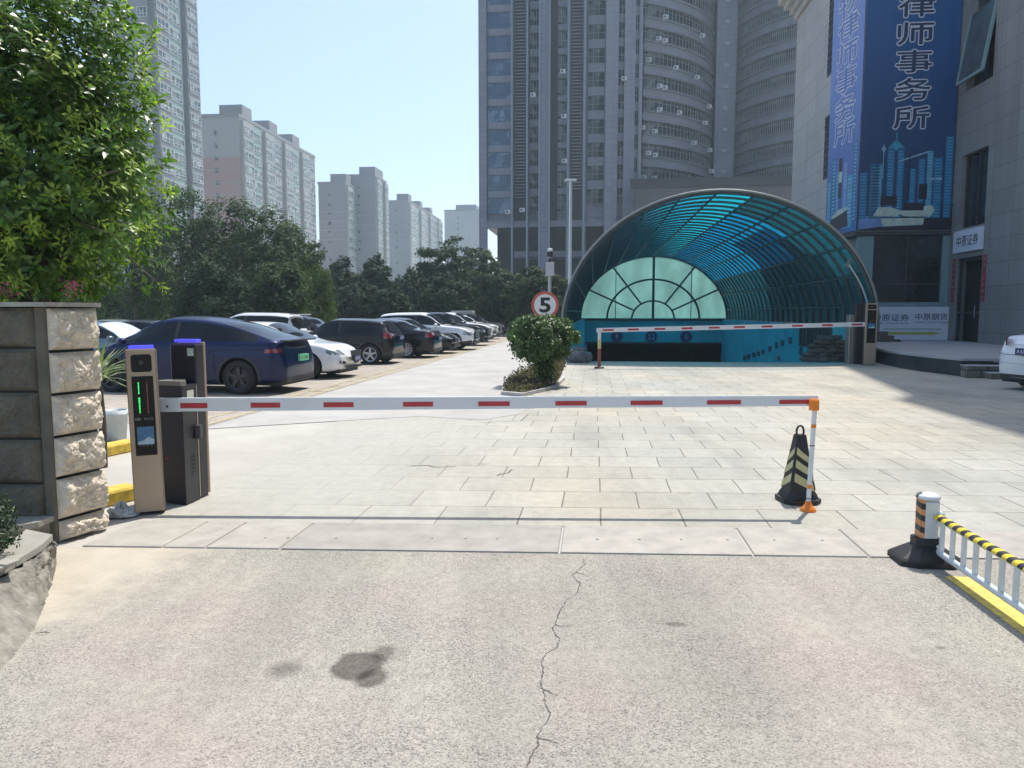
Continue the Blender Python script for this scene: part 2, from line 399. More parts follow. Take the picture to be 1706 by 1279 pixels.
# crack through the asphalt
pts = [(972, 932), (974, 941), (966, 948), (958, 955), (953, 961), (966, 972), (960, 990), (945, 1000), (938, 1010), (932, 1022), (926, 1036), (920, 1050), (932, 1066), (928, 1080), (908, 1092), (902, 1106), (905, 1122), (900, 1140), (907, 1158), (908, 1176), (917, 1190), (905, 1212), (895, 1228), (897, 1242), (888, 1256), (880, 1275), (874, 1300), (880, 1340)]
mb = MB(); rr = random.Random(3); L_ = []; R_ = []
path = []
for i in range(len(pts)-1):
    for k in range(5):
        a = k/5; path.append(G(pts[i][0]*(1-a)+pts[i+1][0]*a+rr.uniform(-1.6, 1.6), pts[i][1]*(1-a)+pts[i+1][1]*a+rr.uniform(-.8, .8)))
for i, p in enumerate(path):
    wd = rr.uniform(.0006, .0042); L_.append((p.x-wd, p.y, .0065)); R_.append((p.x+wd, p.y, .0065))
n = len(path); mb.add(L_+R_, [(i, n+i, n+i+1, i+1) for i in range(n-1)])
for (i0, dx, dy, k_) in ((14, .05, -.06, 7), (38, -.05, -.05, 6), (52, .06, -.03, 7), (71, -.06, -.07, 8), (88, .05, -.05, 6), (110, .07, -.04, 7)):
    if i0 >= len(path): continue
    p = path[i0].copy(); a_, b2_ = [], []
    for k in range(k_):
        wd = .0022*(1-k/k_)+.0004; a_.append((p.x-wd, p.y-wd, .0066)); b2_.append((p.x+wd, p.y+wd, .0066))
        p = p+Vector((dx/k_*1.6+rr.uniform(-.008, .008), dy/k_*1.6+rr.uniform(-.008, .008), 0))
    n = len(a_); mb.add(a_+b2_, [(i, n+i, n+i+1, i+1) for i in range(n-1)])
tag(mb.build('asphalt_crack', M_crack), kind='structure')
# short cracks and displaced slabs in the paving
mb = MB()
for line in ([(828, 793), (835, 790), (846, 789), (853, 783)], [(800, 705), (830, 703), (868, 702), (880, 690)], [(683, 777), (712, 776), (724, 779), (760, 778)]):
    q = [G(*p) for p in line]
    for i in range(len(q)-1):
        a, b_ = q[i], q[i+1]; nrm = Vector((-(b_-a).y, (b_-a).x, 0)).normalized()*.007
        mb.add([(a-nrm)+Vector((0, 0, .008)), (b_-nrm)+Vector((0, 0, .008)), (b_+nrm)+Vector((0, 0, .008)), (a+nrm)+Vector((0, 0, .008))], [(0, 1, 2, 3)])
tag(mb.build('paving_crack', M_crack), kind='structure')
# driveway and car park surfaces
dl0, dl1 = G(330, 716), G(833, 571)
far = dl0+(dl1-dl0)*2.6
pk = G(841, 655)
drv = [(dl0.x, dl0.y), G(560, 702)[:2], G(700, 694)[:2], G(800, 700)[:2], G(862, 691)[:2], G(905, 668)[:2], G(838, 662)[:2], G(846, 640)[:2], G(862, 615)[:2], S2(-.95, 27), S2(-.95, 58), (far.x+1, far.y), (far.x, far.y)]
sheet('driveway', M_drive, drv, .008)
sheet('parking_surface', M_lot, [G(250, 700)[:2], (dl0.x-.02, dl0.y), (far.x-.02, far.y), (-40, 75), (-40, 9), (-7, 9)], .006)
M_yel = mat('worn_yellow_paint', (.62, .45, .07), .8, var=.3, vs=14)
M_edge = mat('edge_brick', (.43, .37, .24), .85, var=.2, vs=10)
# brick edging and worn bay lines
mb = MB(); dv = (dl1-dl0).normalized(); nv = Vector((-dv.y, dv.x, 0))
for off in (.08, .42):
    a = dl0+nv*off; b_ = far+nv*off
    mb.quad(a+Vector((0, 0, .011)), b_+Vector((0, 0, .011)), b_+nv*.09+Vector((0, 0, .011)), a+nv*.09+Vector((0, 0, .011)))
for k in range(36):
    a = dl0+dv*(3+k*1.15)+nv*.1; mb.quad(a+Vector((0, 0, .014)), a+dv*.07+Vector((0, 0, .014)), a+dv*.07+nv*.38+Vector((0, 0, .014)), a+nv*.38+Vector((0, 0, .014)))
tag(mb.build('parking_edging', M_edge), kind='structure')
mb = MB()
fa, fb = G(1594, 962), G(1716, 1050); dd = (fb-fa).normalized(); nn_ = Vector((-dd.y, dd.x, 0))
far2 = fb+dd*3; wd = .075
mb.quad(fa-nn_*wd+Vector((0, 0, .007)), far2-nn_*wd+Vector((0, 0, .007)), far2+nn_*wd+Vector((0, 0, .007)), fa+nn_*wd+Vector((0, 0, .007)))
tag(mb.build('yellow_line', mat('yellow_road_paint', (.68, .52, .13), .8, var=.28, vs=18)), kind='structure')
mb = MB(); mb.quad(fa+nn_*.10+Vector((0, 0, .0075)), far2+nn_*.10+Vector((0, 0, .0075)), far2+nn_*.16+Vector((0, 0, .0075)), fa+nn_*.16+Vector((0, 0, .0075)))
tag(mb.build('green_line', mat('faded_green_paint', (.36, .52, .40), .85, var=.2, vs=12)), kind='structure')

# ================================================================ CANOPY over the garage ramp
VA, VB, VZ = 5.2, 4.5, 1.22; ND = 27; DSTEP = (PD1-PD0)/ND
def vault(phi, d, k=1.0): return Vector((VC+VA*k*math.cos(R(phi)), d, VZ+VB*k*math.sin(R(phi))))
def panel_mat(name, tcol, ttr, amt_tr, glow_r, dsc=(1, .5, 1), dfr=1.6, dlo=.7):
    m, t, b = new_mat(name)
    for n_ in list(t.nodes):
        if n_.type == 'BSDF_PRINCIPLED': t.nodes.remove(n_)
    dirt = ramp(t, noise_node(t, coords(t, 'Object', dsc), dfr, 6), [(.3, dlo), (.7, 1.1)])
    tl = N(t, 'ShaderNodeBsdfTranslucent'); lk(t, mixc(t, 1.0, dirt, tcol, 'MULTIPLY'), tl.inputs[0])
    tp = N(t, 'ShaderNodeBsdfTransparent'); tp.inputs[0].default_value = c4(ttr)
    rf = N(t, 'ShaderNodeBsdfRefraction'); rf.inputs['Color'].default_value = c4(tcol); rf.inputs['Roughness'].default_value = glow_r; rf.inputs['IOR'].default_value = 1.02
    gl = N(t, 'ShaderNodeBsdfGlossy'); gl.inputs['Roughness'].default_value = .25; gl.inputs['Color'].default_value = (.5, .6, .65, 1)
    a = N(t, 'ShaderNodeMixShader'); a.inputs[0].default_value = .22; lk(t, tl.outputs[0], a.inputs[1]); lk(t, rf.outputs[0], a.inputs[2])
    b2 = N(t, 'ShaderNodeMixShader'); b2.inputs[0].default_value = amt_tr; lk(t, a.outputs[0], b2.inputs[1]); lk(t, tp.outputs[0], b2.inputs[2])
    fr = N(t, 'ShaderNodeFresnel'); fr.inputs[0].default_value = 1.4
    c_ = N(t, 'ShaderNodeMixShader'); lk(t, math_n(t, 'MULTIPLY', fr.outputs[0], .5), c_.inputs[0]); lk(t, b2.outputs[0], c_.inputs[1]); lk(t, gl.outputs[0], c_.inputs[2])
    lk(t, c_.outputs[0], t.nodes['Material Output'].inputs[0]); return m
M_pc_cyan = panel_mat('sheet_cyan', (.015, .60, .85), (.02, .45, .75), .10, .6)
M_pc_streak = panel_mat('sheet_sun_streak', (.02, .66, .86), (.03, .5, .8), .10, .6)  # sun highlight along the crown put into the sheet colour
M_pc_blue = panel_mat('sheet_blue', (.004, .38, .75), (.01, .30, .65), .12, .5)
M_pc_dark = panel_mat('sheet_weathered_shaded', (.014, .15, .205), (.025, .17, .22), .22, .5)  # weathered sheets; on the left flank the dark colour stands for shade
M_steel = mat('canopy_steel', (.045, .07, .08), .45, .3, .2)
M_trim = mat('canopy_trim', (.24, .25, .25), .5, .3, .1)
M_teal = mat('teal_render', (.012, .40, .48), .7, var=.2, vs=.8)
M_tealL = mat('teal_light', (.08, .45, .50), .7, var=.15, vs=1)
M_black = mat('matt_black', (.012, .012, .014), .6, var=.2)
can = empty('garage_canopy', (0, 0, 0), -TH)
tag(can, 'large blue translucent vaulted canopy over the underground garage ramp', 'canopy')
PUR = [8.8+13.7*k for k in range(-0, 13)]
cols_ = [0]+PUR+[180]
PMAT = {'cyan': (M_pc_cyan, 'cyan clean roof sheets'), 'new': (M_pc_streak, 'palest cyan crown roof sheets, sun streak painted into their colour'), 'blue': (M_pc_blue, 'deep blue clean roof sheets'), 'dark': (M_pc_dark, 'dark teal roof sheets, weathered, toned for shade on the left flank')}
for i in range(len(cols_)-1):
    p0, p1 = cols_[i], cols_[i+1]; mbs = {}
    for k in range(ND):
        d0, d1 = PD0+k*DSTEP, PD0+(k+1)*DSTEP
        mid_ = (p0+p1)/2
        if mid_ < 36: key = 'dark'
        elif mid_ < 77: key = 'blue' if k >= 4 + (2 if mid_ < 50 else 0) else 'dark'
        elif mid_ < 91: key = 'new'  # not newer sheeting: this column carries the painted sun streak
        elif mid_ < 119: key = 'cyan'
        elif mid_ < 133: key = 'blue'
        else: key = 'dark'
        ns = 3
        for j in range(ns):
            a, b_ = p0+(p1-p0)*j/ns, p0+(p1-p0)*(j+1)/ns
            mbs.setdefault(key, MB()).add([vault(a, d0), vault(b_, d0), vault(b_, d1), vault(a, d1)], [(0, 3, 2, 1)], 0, True)
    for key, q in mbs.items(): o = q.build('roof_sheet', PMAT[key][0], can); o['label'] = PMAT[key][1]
for k in range(ND+1):
    mb = MB(); d = PD0+k*DSTEP
    mb.tube([vault(a, d, .992) for a in range(0, 181, 5)], .05 if k else .075, 6)
    mb.build('rib', M_steel, can)
for a in PUR:
    mb = MB(); mb.tube([vault(a, PD0, .985), vault(a, PD1, .985)], .04, 6); mb.build('purlin', M_steel, can)
mb = MB(); mb.tube([vault(a, PD0-.12, 1.006) for a in range(-2, 183, 4)], .042, 8); mb.build('edge_trim', M_trim, can)
# fan window in the far end
M_fan = panel_mat('fan_glazing', (.24, .52, .48), (.4, .6, .56), .10, .9, (1, 1, .5), .9, .55)
mb = MB(); seg = 36
rim = [vault(180*i/seg, PD1-.02, .985) for i in range(seg+1)]
cc = Vector((VC, PD1-.02, VZ))
mb.add([cc]+rim, [(0, i+1, i+2) for i in range(seg)]); mb.build('fan_glazing', M_fan, can)
mb = MB(); dd_ = PD1-.12
def fan(a, k): return Vector((VC+VA*k*math.cos(R(a)), dd_, VZ+VB*k*math.sin(R(a))))
for k, r_ in ((.285, .07), (.62, .08), (.985, .09)): mb.tube([fan(a, k) for a in range(0, 181, 6)], r_, 6)
mb.tube([fan(90, 0), fan(90, .985)], .10, 6)
for a in (28, 56, 124, 152): mb.tube([fan(a, .285), fan(a, .985)], .07, 6)
for s_ in (-1, 1): mb.tube([(VC+s_*.505*VA, dd_, VZ), (VC+s_*.505*VA, dd_, VZ+VB*.86)], .03, 6)
mb.tube([(VC-VA, dd_, VZ-.02), (VC+VA, dd_, VZ-.02)], .10, 6)
mb.build('fan_frame', M_steel, can)
# ramp walls, ramp and portal
pit = empty('ramp_wall', (0, 0, 0), -TH); tag(pit, 'teal painted side and end walls of the garage ramp under the canopy', 'wall')
mb = MB()
mb.box(PL0-.28, PL0, PD0, PD1, -4, VZ-.02); mb.box(PL1, PL1+.28, PD0, PD1, -4, VZ-.02)
mb.build('side_wall', M_teal, pit)
OT = -.55; ol, orr = l_at(978, PD1), l_at(1200, PD1)
mb = MB(); mb.box(PL0, PL1, PD1-.03, PD1+.3, OT, VZ-.06); mb.box(PL0, ol, PD1-.03, PD1+.3, -4, OT)
mb.build('end_wall', M_teal, pit)
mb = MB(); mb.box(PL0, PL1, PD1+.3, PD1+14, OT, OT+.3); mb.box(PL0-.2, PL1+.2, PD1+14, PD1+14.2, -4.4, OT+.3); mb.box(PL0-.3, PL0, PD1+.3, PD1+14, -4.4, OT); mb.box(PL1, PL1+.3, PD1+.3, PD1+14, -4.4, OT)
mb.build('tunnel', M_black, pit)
mb = MB(); mb.box(PL0+.02, PL1-.02, PD1-.08, PD1-.03, OT, OT+.14); mb.build('lintel', M_steel, pit)
# small green grille and pale panel on the right wall
def on_right_wall(px, py):
    r = ray(px, py); l_, d_ = LD(Vector((r.x, r.y, 0))); t_ = PL1/l_; return Vector((PL1, d_*t_, EYE+r.z*t_))
mb = MB(); a, b_ = on_right_wall(1386, 545), on_right_wall(1333, 572)
for k in range(9):
    y_ = a.y+(b_.y-a.y)*k/8; mb.box(PL1-.05, PL1-.005, y_-.04, y_+.04, b_.z-.1, a.z)
mb.box(PL1-.03, PL1-.008, min(a.y, b_.y), max(a.y, b_.y), b_.z-.1, a.z, 1)
mb.build('grille', [M_steel, M_black], pit)
mb = MB(); a, b_ = on_right_wall(1440, 545), on_right_wall(1388, 575); mb.box(PL1-.012, PL1-.002, min(a.y, b_.y), max(a.y, b_.y), -.3, a.z+.02); mb.build('wall_panel', M_tealL, pit)
M_refl = mat('marker_dark', (.02, .05, .09), .5, var=0)
for (px, py, hh) in ((1241, 596, 9), (1248, 594, 9), (1256, 591, 9), (1264, 589, 9), (1272, 586, 9), (1283, 581, 10), (1294, 575, 10), (1304, 571, 10), (1317, 567, 11), (1335, 585, 14), (1298, 597, 8)):
    a, b_ = on_right_wall(px-2.2, py-hh/2), on_right_wall(px+2.2, py+hh/2)
    mb = MB(); mb.box(PL1-.03, PL1-.001, min(a.y, b_.y), max(a.y, b_.y), b_.z, a.z); mb.build('wall_marker', M_refl, pit)
mb = MB(); z0r = -.02
mb.add([(PL0, PD0, .0), (PL1, PD0, .0), (PL1, PD0+2, -.12), (PL0, PD0+2, -.12), (PL1, PD1, -3.4), (PL0, PD1, -3.4), (PL1, PD1+14, -3.6), (PL0, PD1+14, -3.6)], [(0, 1, 2, 3), (3, 2, 4, 5), (5, 4, 6, 7)])
o = mb.build('garage_ramp', M_drive); o.rotation_euler = (0, 0, -TH); tag(o, kind='structure')
# round signs over the portal
M_sg = mat('sign_navy', (.02, .05, .16), .5, var=0); M_sw = mat('sign_pale', (.25, .42, .5), .5, var=0); M_sr = mat('sign_ring', (.10, .04, .12), .5, var=0)
for px, txt, lab in ((1028, 'P', 'round sign with a pale letter, nearest the speed sign, over the dark garage opening'), (1085, '2.2', 'middle round sign over the dark garage opening with pale numerals'), (1143, '5', 'round sign with a pale five over the dark garage opening')):
    lx = l_at(px, PD1); z_ = Zat(561, PD1*.98)
    root = empty('round_sign', S(lx, PD1-.05, z_), -TH); tag(root, lab, 'sign', 'round signs over the garage opening')
    mb = MB(); mb.lathe([(0, 0), (.42, 0), (.42, -.03), (.34, -.03), (0, -.029)], (0, 0, 0), 24, 0, 'y', False); mb.build('sign_plate', M_sg, root)
    mb = MB(); mb.lathe([(.42, -.034), (.36, -.034)], (0, 0, 0), 24, 0, 'y', False); mb.build('sign_ring', M_sr, root)
    mb = MB(); put_text(mb, txt, .17 if len(txt) == 1 else .42, .36, (0, -.04, 0), (1, 0, 0), (0, 0, 1)); mb.build('sign_text', M_sw, root)
# floodlight and cable on the right edge
mb = MB(); p = P(1414, 438, 25.7); mb.bbox(-.06, .06, -.06, .06, -.16, .16, .02, 0, Matrix.Translation(p) @ Matrix.Rotation(R(28), 4, 'Y')); 
tag(mb.build('junction_box', M_trim), 'small white box fixed high on the right edge of the canopy', 'junction box')
PYREF = 200.0
# ================================================================ MAIN TOWER (far, behind the canopy)
M_clad = brick_mat('tower_cladding', (.195, .20, .245), (.225, .23, .28), (.105, .106, .125), 1.2, .82, .02, .6, .15, .15, 0, .2)
M_clad2 = mat('tower_cladding_pale', (.20, .205, .225), .55, var=.06, vs=.2)
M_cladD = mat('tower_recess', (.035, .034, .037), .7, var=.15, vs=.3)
M_gblue = glass('curtain_glass', (.045, .085, .15), .06, .35, .35)
M_gdark = glass('tower_glass', (.010, .013, .014), .15, .7, .9)
M_gdark.node_tree.nodes['Principled BSDF'].inputs['Specular IOR Level'].default_value = .12
M_mull = mat('pale_mullion', (.26, .28, .30), .5, .2, 0)
M_ac = mat('ac_white', (.44, .46, .48), .5, var=.05)
M_fin = mat('metal_fin', (.22, .25, .28), .4, .4, 0)
curtains(M_gdark, (.009, .012, .014), (.16, .17, .17), .22, .75); curtains(M_gblue, (.04, .08, .15), (.16, .24, .34), .25)
M_pod = brick_mat('podium_cladding', (.085, .082, .085), (.105, .10, .105), (.05, .05, .05), 1.2, .82, .02, .6, .15, .15)
tw = empty('office_tower', (0, 0, 0), -TH)
tag(tw, 'tall dark grey office tower with curved balconies behind the blue canopy', 'building')
D0 = 112.0; FL = 3.27
lx = lambda px: l_at(px, D0)
wb0 = Zat(353, 111)                     # sill of the lowest blue window
TOPZ = 96
def slab(l0, l1, d0, d1, z0, z1, name='wall', m_=None):
    mb = MB(); mb.box(l0, l1, d0, d1, z0, z1); return mb.build(name, m_ or M_clad, tw)
zb = Zat(366, 111)
mb = MB()
mb.box(lx(797), lx(1066), D0+.6, D0+22, zb, TOPZ)
mb.box(lx(798), lx(811), D0-.3, D0+.6, 0, TOPZ)
for a, b_, pr in ((852, 856, .35), (877, 881, .5), (898, 917, .9), (944, 950, .5), (971, 977, .55), (1008, 1029, .8), (1039, 1057, .5), (1063, 1069, .3)):
    mb.box(lx(a), lx(b_), D0-pr, D0+.6, 0 if pr > .4 else zb, TOPZ)
mb.build('wall', M_clad, tw)
mb = MB()
for a in (854, 879, 899.5, 916, 947, 973.5):
    mb.box(lx(a)-.12, lx(a)+.12, D0-1.15, D0-.9 if a in (899.5, 916) else D0-.4, 0, TOPZ)
mb.build('metal_fin', M_fin, tw)
# ground floors: open deep recess with columns
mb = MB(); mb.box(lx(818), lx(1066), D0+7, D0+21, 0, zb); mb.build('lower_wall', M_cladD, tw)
mb = MB(); mb.box(lx(798), lx(1069), D0-.25, D0+.6, zb-.9, zb+.02); mb.build('transfer_beam', M_clad, tw)
mb = MB()
for z_ in (5.2, 9.8): mb.box(lx(856), lx(1069), D0+.7, D0+6.9, z_, z_+.9)
mb.build('gallery_slab', M_clad, tw)
NF = 14
def window(name, l0, l1, d, z0, z1, gm, vert, horiz, frame=.06, parent=tw):
    mb = MB(); mb.box(l0, l1, d, d+.05, z0, z1, 0)
    for x in vert: mb.box(l0+(l1-l0)*x-frame/2, l0+(l1-l0)*x+frame/2, d-.05, d-.003, z0, z1, 1)
    for z in horiz: mb.box(l0, l1, d-.045, d-.002, z0+(z1-z0)*z-frame/2, z0+(z1-z0)*z+frame/2, 1)
    return mb.build(name, [gm, M_mull], parent)
def rep(o, n, dz=FL):
    for k in range(1, n):
        c = o.copy(); C.objects.link(c); c.parent = o.parent; c.location.z += dz*k
M_blueF = mat('blue_frame', (.10, .14, .20), .4, .3, 0)
mb = MB(); l0, l1 = lx(812), lx(851.5)
mb.box(l0, l1, D0+.3, D0+.35, 0, 2.3, 0)
for x in (.33, .5, .8, 1): mb.box(l0+(l1-l0)*x-.03, l0+(l1-l0)*x+.03, D0+.25, D0+.298, 0, 2.3, 1)
mb.box(l0, l1, D0+.24, D0+.296, .7, .76, 1)
o = mb.build('window', [M_gblue, M_blueF], tw); o.location.z = wb0; rep(o, NF)
mb = MB(); mb.box(l0, l1, D0+.1, D0+.6, 2.3, FL); o = mb.build('spandrel', M_clad, tw); o.location.z = wb0; rep(o, NF)
# louvre screens
for a, b_, zlo in ((857, 877, Zat(327, 111)), (951, 970, Zat(314, 111))):
    mb = MB(); z = zlo
    while z < wb0+NF*FL:
        mb.box(lx(a), lx(b_), D0-.1, D0+.12, z, z+.14); z += .46
    mb.build('louvre_screen', M_clad2, tw)
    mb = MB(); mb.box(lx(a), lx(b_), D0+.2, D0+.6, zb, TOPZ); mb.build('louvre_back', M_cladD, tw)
wz = lambda py: Zat(py, 111)
for a, b_, pyb, hh, vv, dd_ in ((882, 898, 350, 2.2, (.4, .7), .3), (929, 944, 350, 2.4, (.35, .8), .35), (979, 1007, 338, 2.05, (.0, .3, .62, .98), .25), (1030, 1038.5, 337, 2.1, (.5,), .2), (1057.5, 1062.5, 326, 2.0, (.5,), .2)):
    base = wz(pyb)
    o = window('window', lx(a), lx(b_), D0+dd_, 0, hh, M_gdark, vv, (.0, .45, 1)); o.location.z = base; rep(o, NF)
    mb = MB(); mb.box(lx(a)-.01, lx(b_)+.01, D0+.02, D0+.6, hh, FL); o = mb.build('spandrel', M_clad, tw); o.location.z = base; rep(o, NF)
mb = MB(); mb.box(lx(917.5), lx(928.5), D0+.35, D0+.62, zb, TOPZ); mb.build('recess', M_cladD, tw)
# the two bulging wings
def arc_pts(l0, d0, l1, d1, sag, n=16):
    a, b_ = Vector((l0, d0)), Vector((l1, d1)); t_ = (b_-a); nrm = Vector((t_.y, -t_.x)).normalized()
    if nrm.y > 0: nrm = -nrm
    return [a+t_*(i/n)+nrm*sag*4*(i/n)*(1-i/n) for i in range(n+1)]
def lp(px, Y):
    u = U(px); return LD(Vector((u*Y, Y, 0)))
A = lp(1069, 113.5); B = lp(1187, 127.5); Cc = lp(1213, 128.5); Dd = lp(1345, 112)
def wall_strip(mb, pts, off, z0, z1, m_=0, thick=.3):
    n = len(pts); nr = []
    for i in range(n):
        t_ = (pts[min(i+1, n-1)]-pts[max(i-1, 0)]).normalized(); q = Vector((t_.y, -t_.x)); 
        if q.y > 0: q = -q
        nr.append(q)
    o_ = [pts[i]+nr[i]*off for i in range(n)]; i_ = [pts[i]+nr[i]*(off-thick) for i in range(n)]
    vs_ = [(p.x, p.y, z) for row in (o_, i_) for z in (z0, z1) for p in row]
    fs = []
    for i in range(n-1):
        fs += [(i, i+1, n+i+1, n+i), (n+i, n+i+1, 3*n+i+1, 3*n+i), (2*n+i, i+0, i+1, 2*n+i+1), (3*n+i, 3*n+i+1, 2*n+i+1, 2*n+i)]
    mb.add(vs_, fs, m_)
    return o_
for (a, b_, sag, pyb) in ((A, B, 2.2, 305), (Cc, Dd, 2.0, 300)):
    pts = arc_pts(a[0], a[1], b_[0], b_[1], sag, 26)
    zb2 = Zat(pyb, 113)
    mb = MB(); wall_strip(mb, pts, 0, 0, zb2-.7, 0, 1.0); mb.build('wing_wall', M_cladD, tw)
    mb = MB(); wall_strip(mb, pts, 0.35, 0, 1.15, 0, .9); 
    wall_strip(mb, pts, .62, 1.15, 1.32, 0, .5); wall_strip(mb, pts, .55, -.12, 0.0, 0, .7)
    sp = mb.build('balcony_band', M_clad, tw); sp.location.z = zb2-.7
    mb = MB(); wall_strip(mb, pts, .02, 0, FL-1.3, 0, .2)
    o_ = wall_strip(mb, pts, .10, .05, .11, 1, .06); wall_strip(mb, pts, .10, 1.35, 1.40, 1, .06); wall_strip(mb, pts, .30, .25, .29, 1, .03)
    for i in range(1, len(pts)*2-1, 2) if a is A else range(1, len(pts)*2-1):
        q = pts[i//2] if i % 2 == 0 else (pts[i//2]+pts[min(i//2+1, len(pts)-1)])/2
        mb.box(q.x-.04, q.x+.04, q.y-.22, q.y-.1, 0, FL-1.3, 1)
    wn = mb.build('window_ribbon', [M_gdark, M_mull], tw); wn.location.z = zb2-.7+1.31
    rep(sp, NF); rep(wn, NF)
mb = MB(); mb.box(A[0]-.5, Dd[0], 131.5, 140, 0, TOPZ); mb.box(B[0]-.2, Cc[0]+.2, 126.3, 131.5, 0, TOPZ); mb.build('core_wall', M_clad, tw)
mb = MB(); mb.box((B[0]+Cc[0])/2-.35, (B[0]+Cc[0])/2+.35, 126.1, 126.28, 0, .55)
o = mb.build('stair_window', mat('stair_window_glass', (.30, .33, .36), .3, var=0), tw); o.location.z = Zat(296, 127); rep(o, NF, 3.27*1.005)
mb = MB()
mb.box(lx(1057), l_at(1345, 109), 109, 111.6, 0, Zat(306, 110)); mb.build('podium', M_pod, tw)
mb = MB(); mb.box(lx(1050), l_at(1345, 109), 108.75, 109, Zat(318, 110), Zat(306, 110)+.3); mb.build('podium_parapet', M_cladD, tw)
ac = None
for px, py, Y in ((847, 354, 111.5), (871, 351, 111.2), (889, 161, 111.2), (1040, 134, 111.2), (1108, 32, 113), (1097, 68, 113), (1107, 71, 113), (1080, 103, 113), (1125, 116, 113.5), (1098, 146, 113), (1107, 149, 113), (1098, 185, 113), (1131, 190, 114), (1173, 207, 120), (1070, 215, 112.7), (1090, 221, 112.8), (1080, 257, 112.6), (1091, 260, 112.8), (1072, 297, 112.6), (1089, 298, 112.8), (1160, 132, 118), (1180, 180, 122), (1169, 63, 119), (1155, 240, 117), (1181, 252, 122), (1184, 287, 122), (938, 122, 111.5), (940, 196, 111.5), (941, 270, 111.5)):
    p = P(px, py, Y); l_, d_ = LD(p)
    if ac is None:
        mb = MB(); mb.bbox(-.38, .38, -.2, .2, -.28, .28, .03); mb.lathe([(.16, -.205), (.0, -.206)], (-.1, 0, 0), 12, 1, 'y', False); o = mb.build('air_conditioner', [M_ac, M_cladD], tw); ac = o
    else: o = ac.copy(); C.objects.link(o); o.parent = tw
    o.location = (l_, d_-.9, p.z)

# ================================================================ OFFICE BUILDING on the right with the hanging banners
DB = 34.9; LW = l_at(1592, DB)+.02; LG = l_at(1384, 37.4)
M_stone = brick_mat('pale_granite', (.43, .415, .39), (.48, .465, .435), (.17, .165, .16), 1.25, .95, .012, .55, .12, .5, 0, .3, streak=.10)
M_stoneD = brick_mat('grey_granite', (.24, .24, .235), (.28, .28, .275), (.13, .13, .13), 1.5, .9, .012, .5, .12, .5, 0, .3, streak=.15)
M_win = glass('office_glass', (.012, .018, .022), .05, .4, .6)
M_aqua = mat('aqua_frame', (.22, .33, .33), .45, .1, .08)
M_frame = mat('dark_frame', (.05, .055, .06), .45, .3, .1)
M_sash = glass('sash_glass', (.06, .08, .08), .12)
off = empty('office_building', (0, 0, 0), -TH)
tag(off, 'grey granite office building with a bay window on the right of the plaza', 'building')
HT = 41.2; HL = 18.4; DGF = 47.5
mb = MB()
mb.prism([(LW+.1, -8), (LW+14, -8), (LW+14, 60), (20, 60), (17.5, 43.5), (16.4, 36.9), (15.96, 33.9), (LW+.1, 31)], 24.1, HT)
mb.prism([(LW+.5, -8), (LW+14, -8), (LW+14, 60), (20.3, 60), (20.3, 37.4), (LW+.5, 34.8)], 0, 24.1)
mb.build('upper_wall', M_stoneD, off)
# long wall, opening for door and window cut as piers
z0 = .48
def d_on(px, l_=LW):
    u = U(px); Y = l_/(u*tc-ts); return LD(Vector((u*Y, Y, 0)))[1]
def z_on(px, py, l_=LW):
    u = U(px); Y = l_/(u*tc-ts); return P(px, py, Y).z
DGF = d_on(1323, LG)
dn, df = d_on(1650), d_on(1607)
doorz = z_on(1628, 428); w0z, w1z = z_on(1628, 377), z_on(1628, 251); w2z, w3z = z_on(1628, 140), z_on(1628, -160)
mb = MB()
mb.box(LW, LW+.5, -8, dn, 0, HT-.1); mb.box(LW, LW+.5, df, DB, 0, 24.05)
for a, b_ in ((0, z0), (doorz, w0z), (w1z, w2z), (w3z, 24.05)): mb.box(LW, LW+.5, dn, df, a, b_)
mb.build('wall', M_stoneD, off)
mb = MB(); mb.box(LW+.25, LW+.3, dn, df, w0z, w1z); 
for q in (.0, .5, 1): mb.box(LW+.18, LW+.249, dn+(df-dn)*q-.04, dn+(df-dn)*q+.04, w0z, w1z, 1)
mb.build('window', [M_win, M_frame], off)
mb = MB(); mb.box(LW+.3, LW+.35, dn, df, w2z, w3z); mb.build('window', M_win, off)
Mt = Matrix.Translation((LW+.05, (dn+df)/2, w2z+3.0)) @ Matrix.Rotation(R(9), 4, 'Y')
mb = MB(); hw = (df-dn)/2-.05
mb.box(-.02, .02, -hw, hw, -2.7, 0, 0, Mt)
for q in (-hw, hw): mb.box(-.05, .05, q-.06, q+.06, -2.75, 0, 1, Mt)
mb.box(-.05, .05, -hw, hw, -2.8, -2.7, 1, Mt)
mb.build('open_sash', [M_sash, M_aqua], off)
# door
mb = MB(); mb.box(LW+.4, LW+.45, dn, df, z0, doorz, 0); mb.build('doorway', M_black, off)
mb = MB()
for q0, q1 in ((dn, dn+.12), (df-.12, df)): mb.box(LW+.1, LW+.2, q0, q1, z0, doorz)
mb.box(LW+.1, LW+.2, dn, df, doorz-.15, doorz); mb.box(LW+.1, LW+.2, dn+.1, df-.1, z0+1.15, z0+1.25)
dr = mb.build('door', M_frame, off)
mb = MB(); mb.tube([(LW+.05, dn+.5, z0+1.0), (LW+.05, dn+.5, z0+1.5)], .02, 6); mb.build('handle', M_mull, dr)
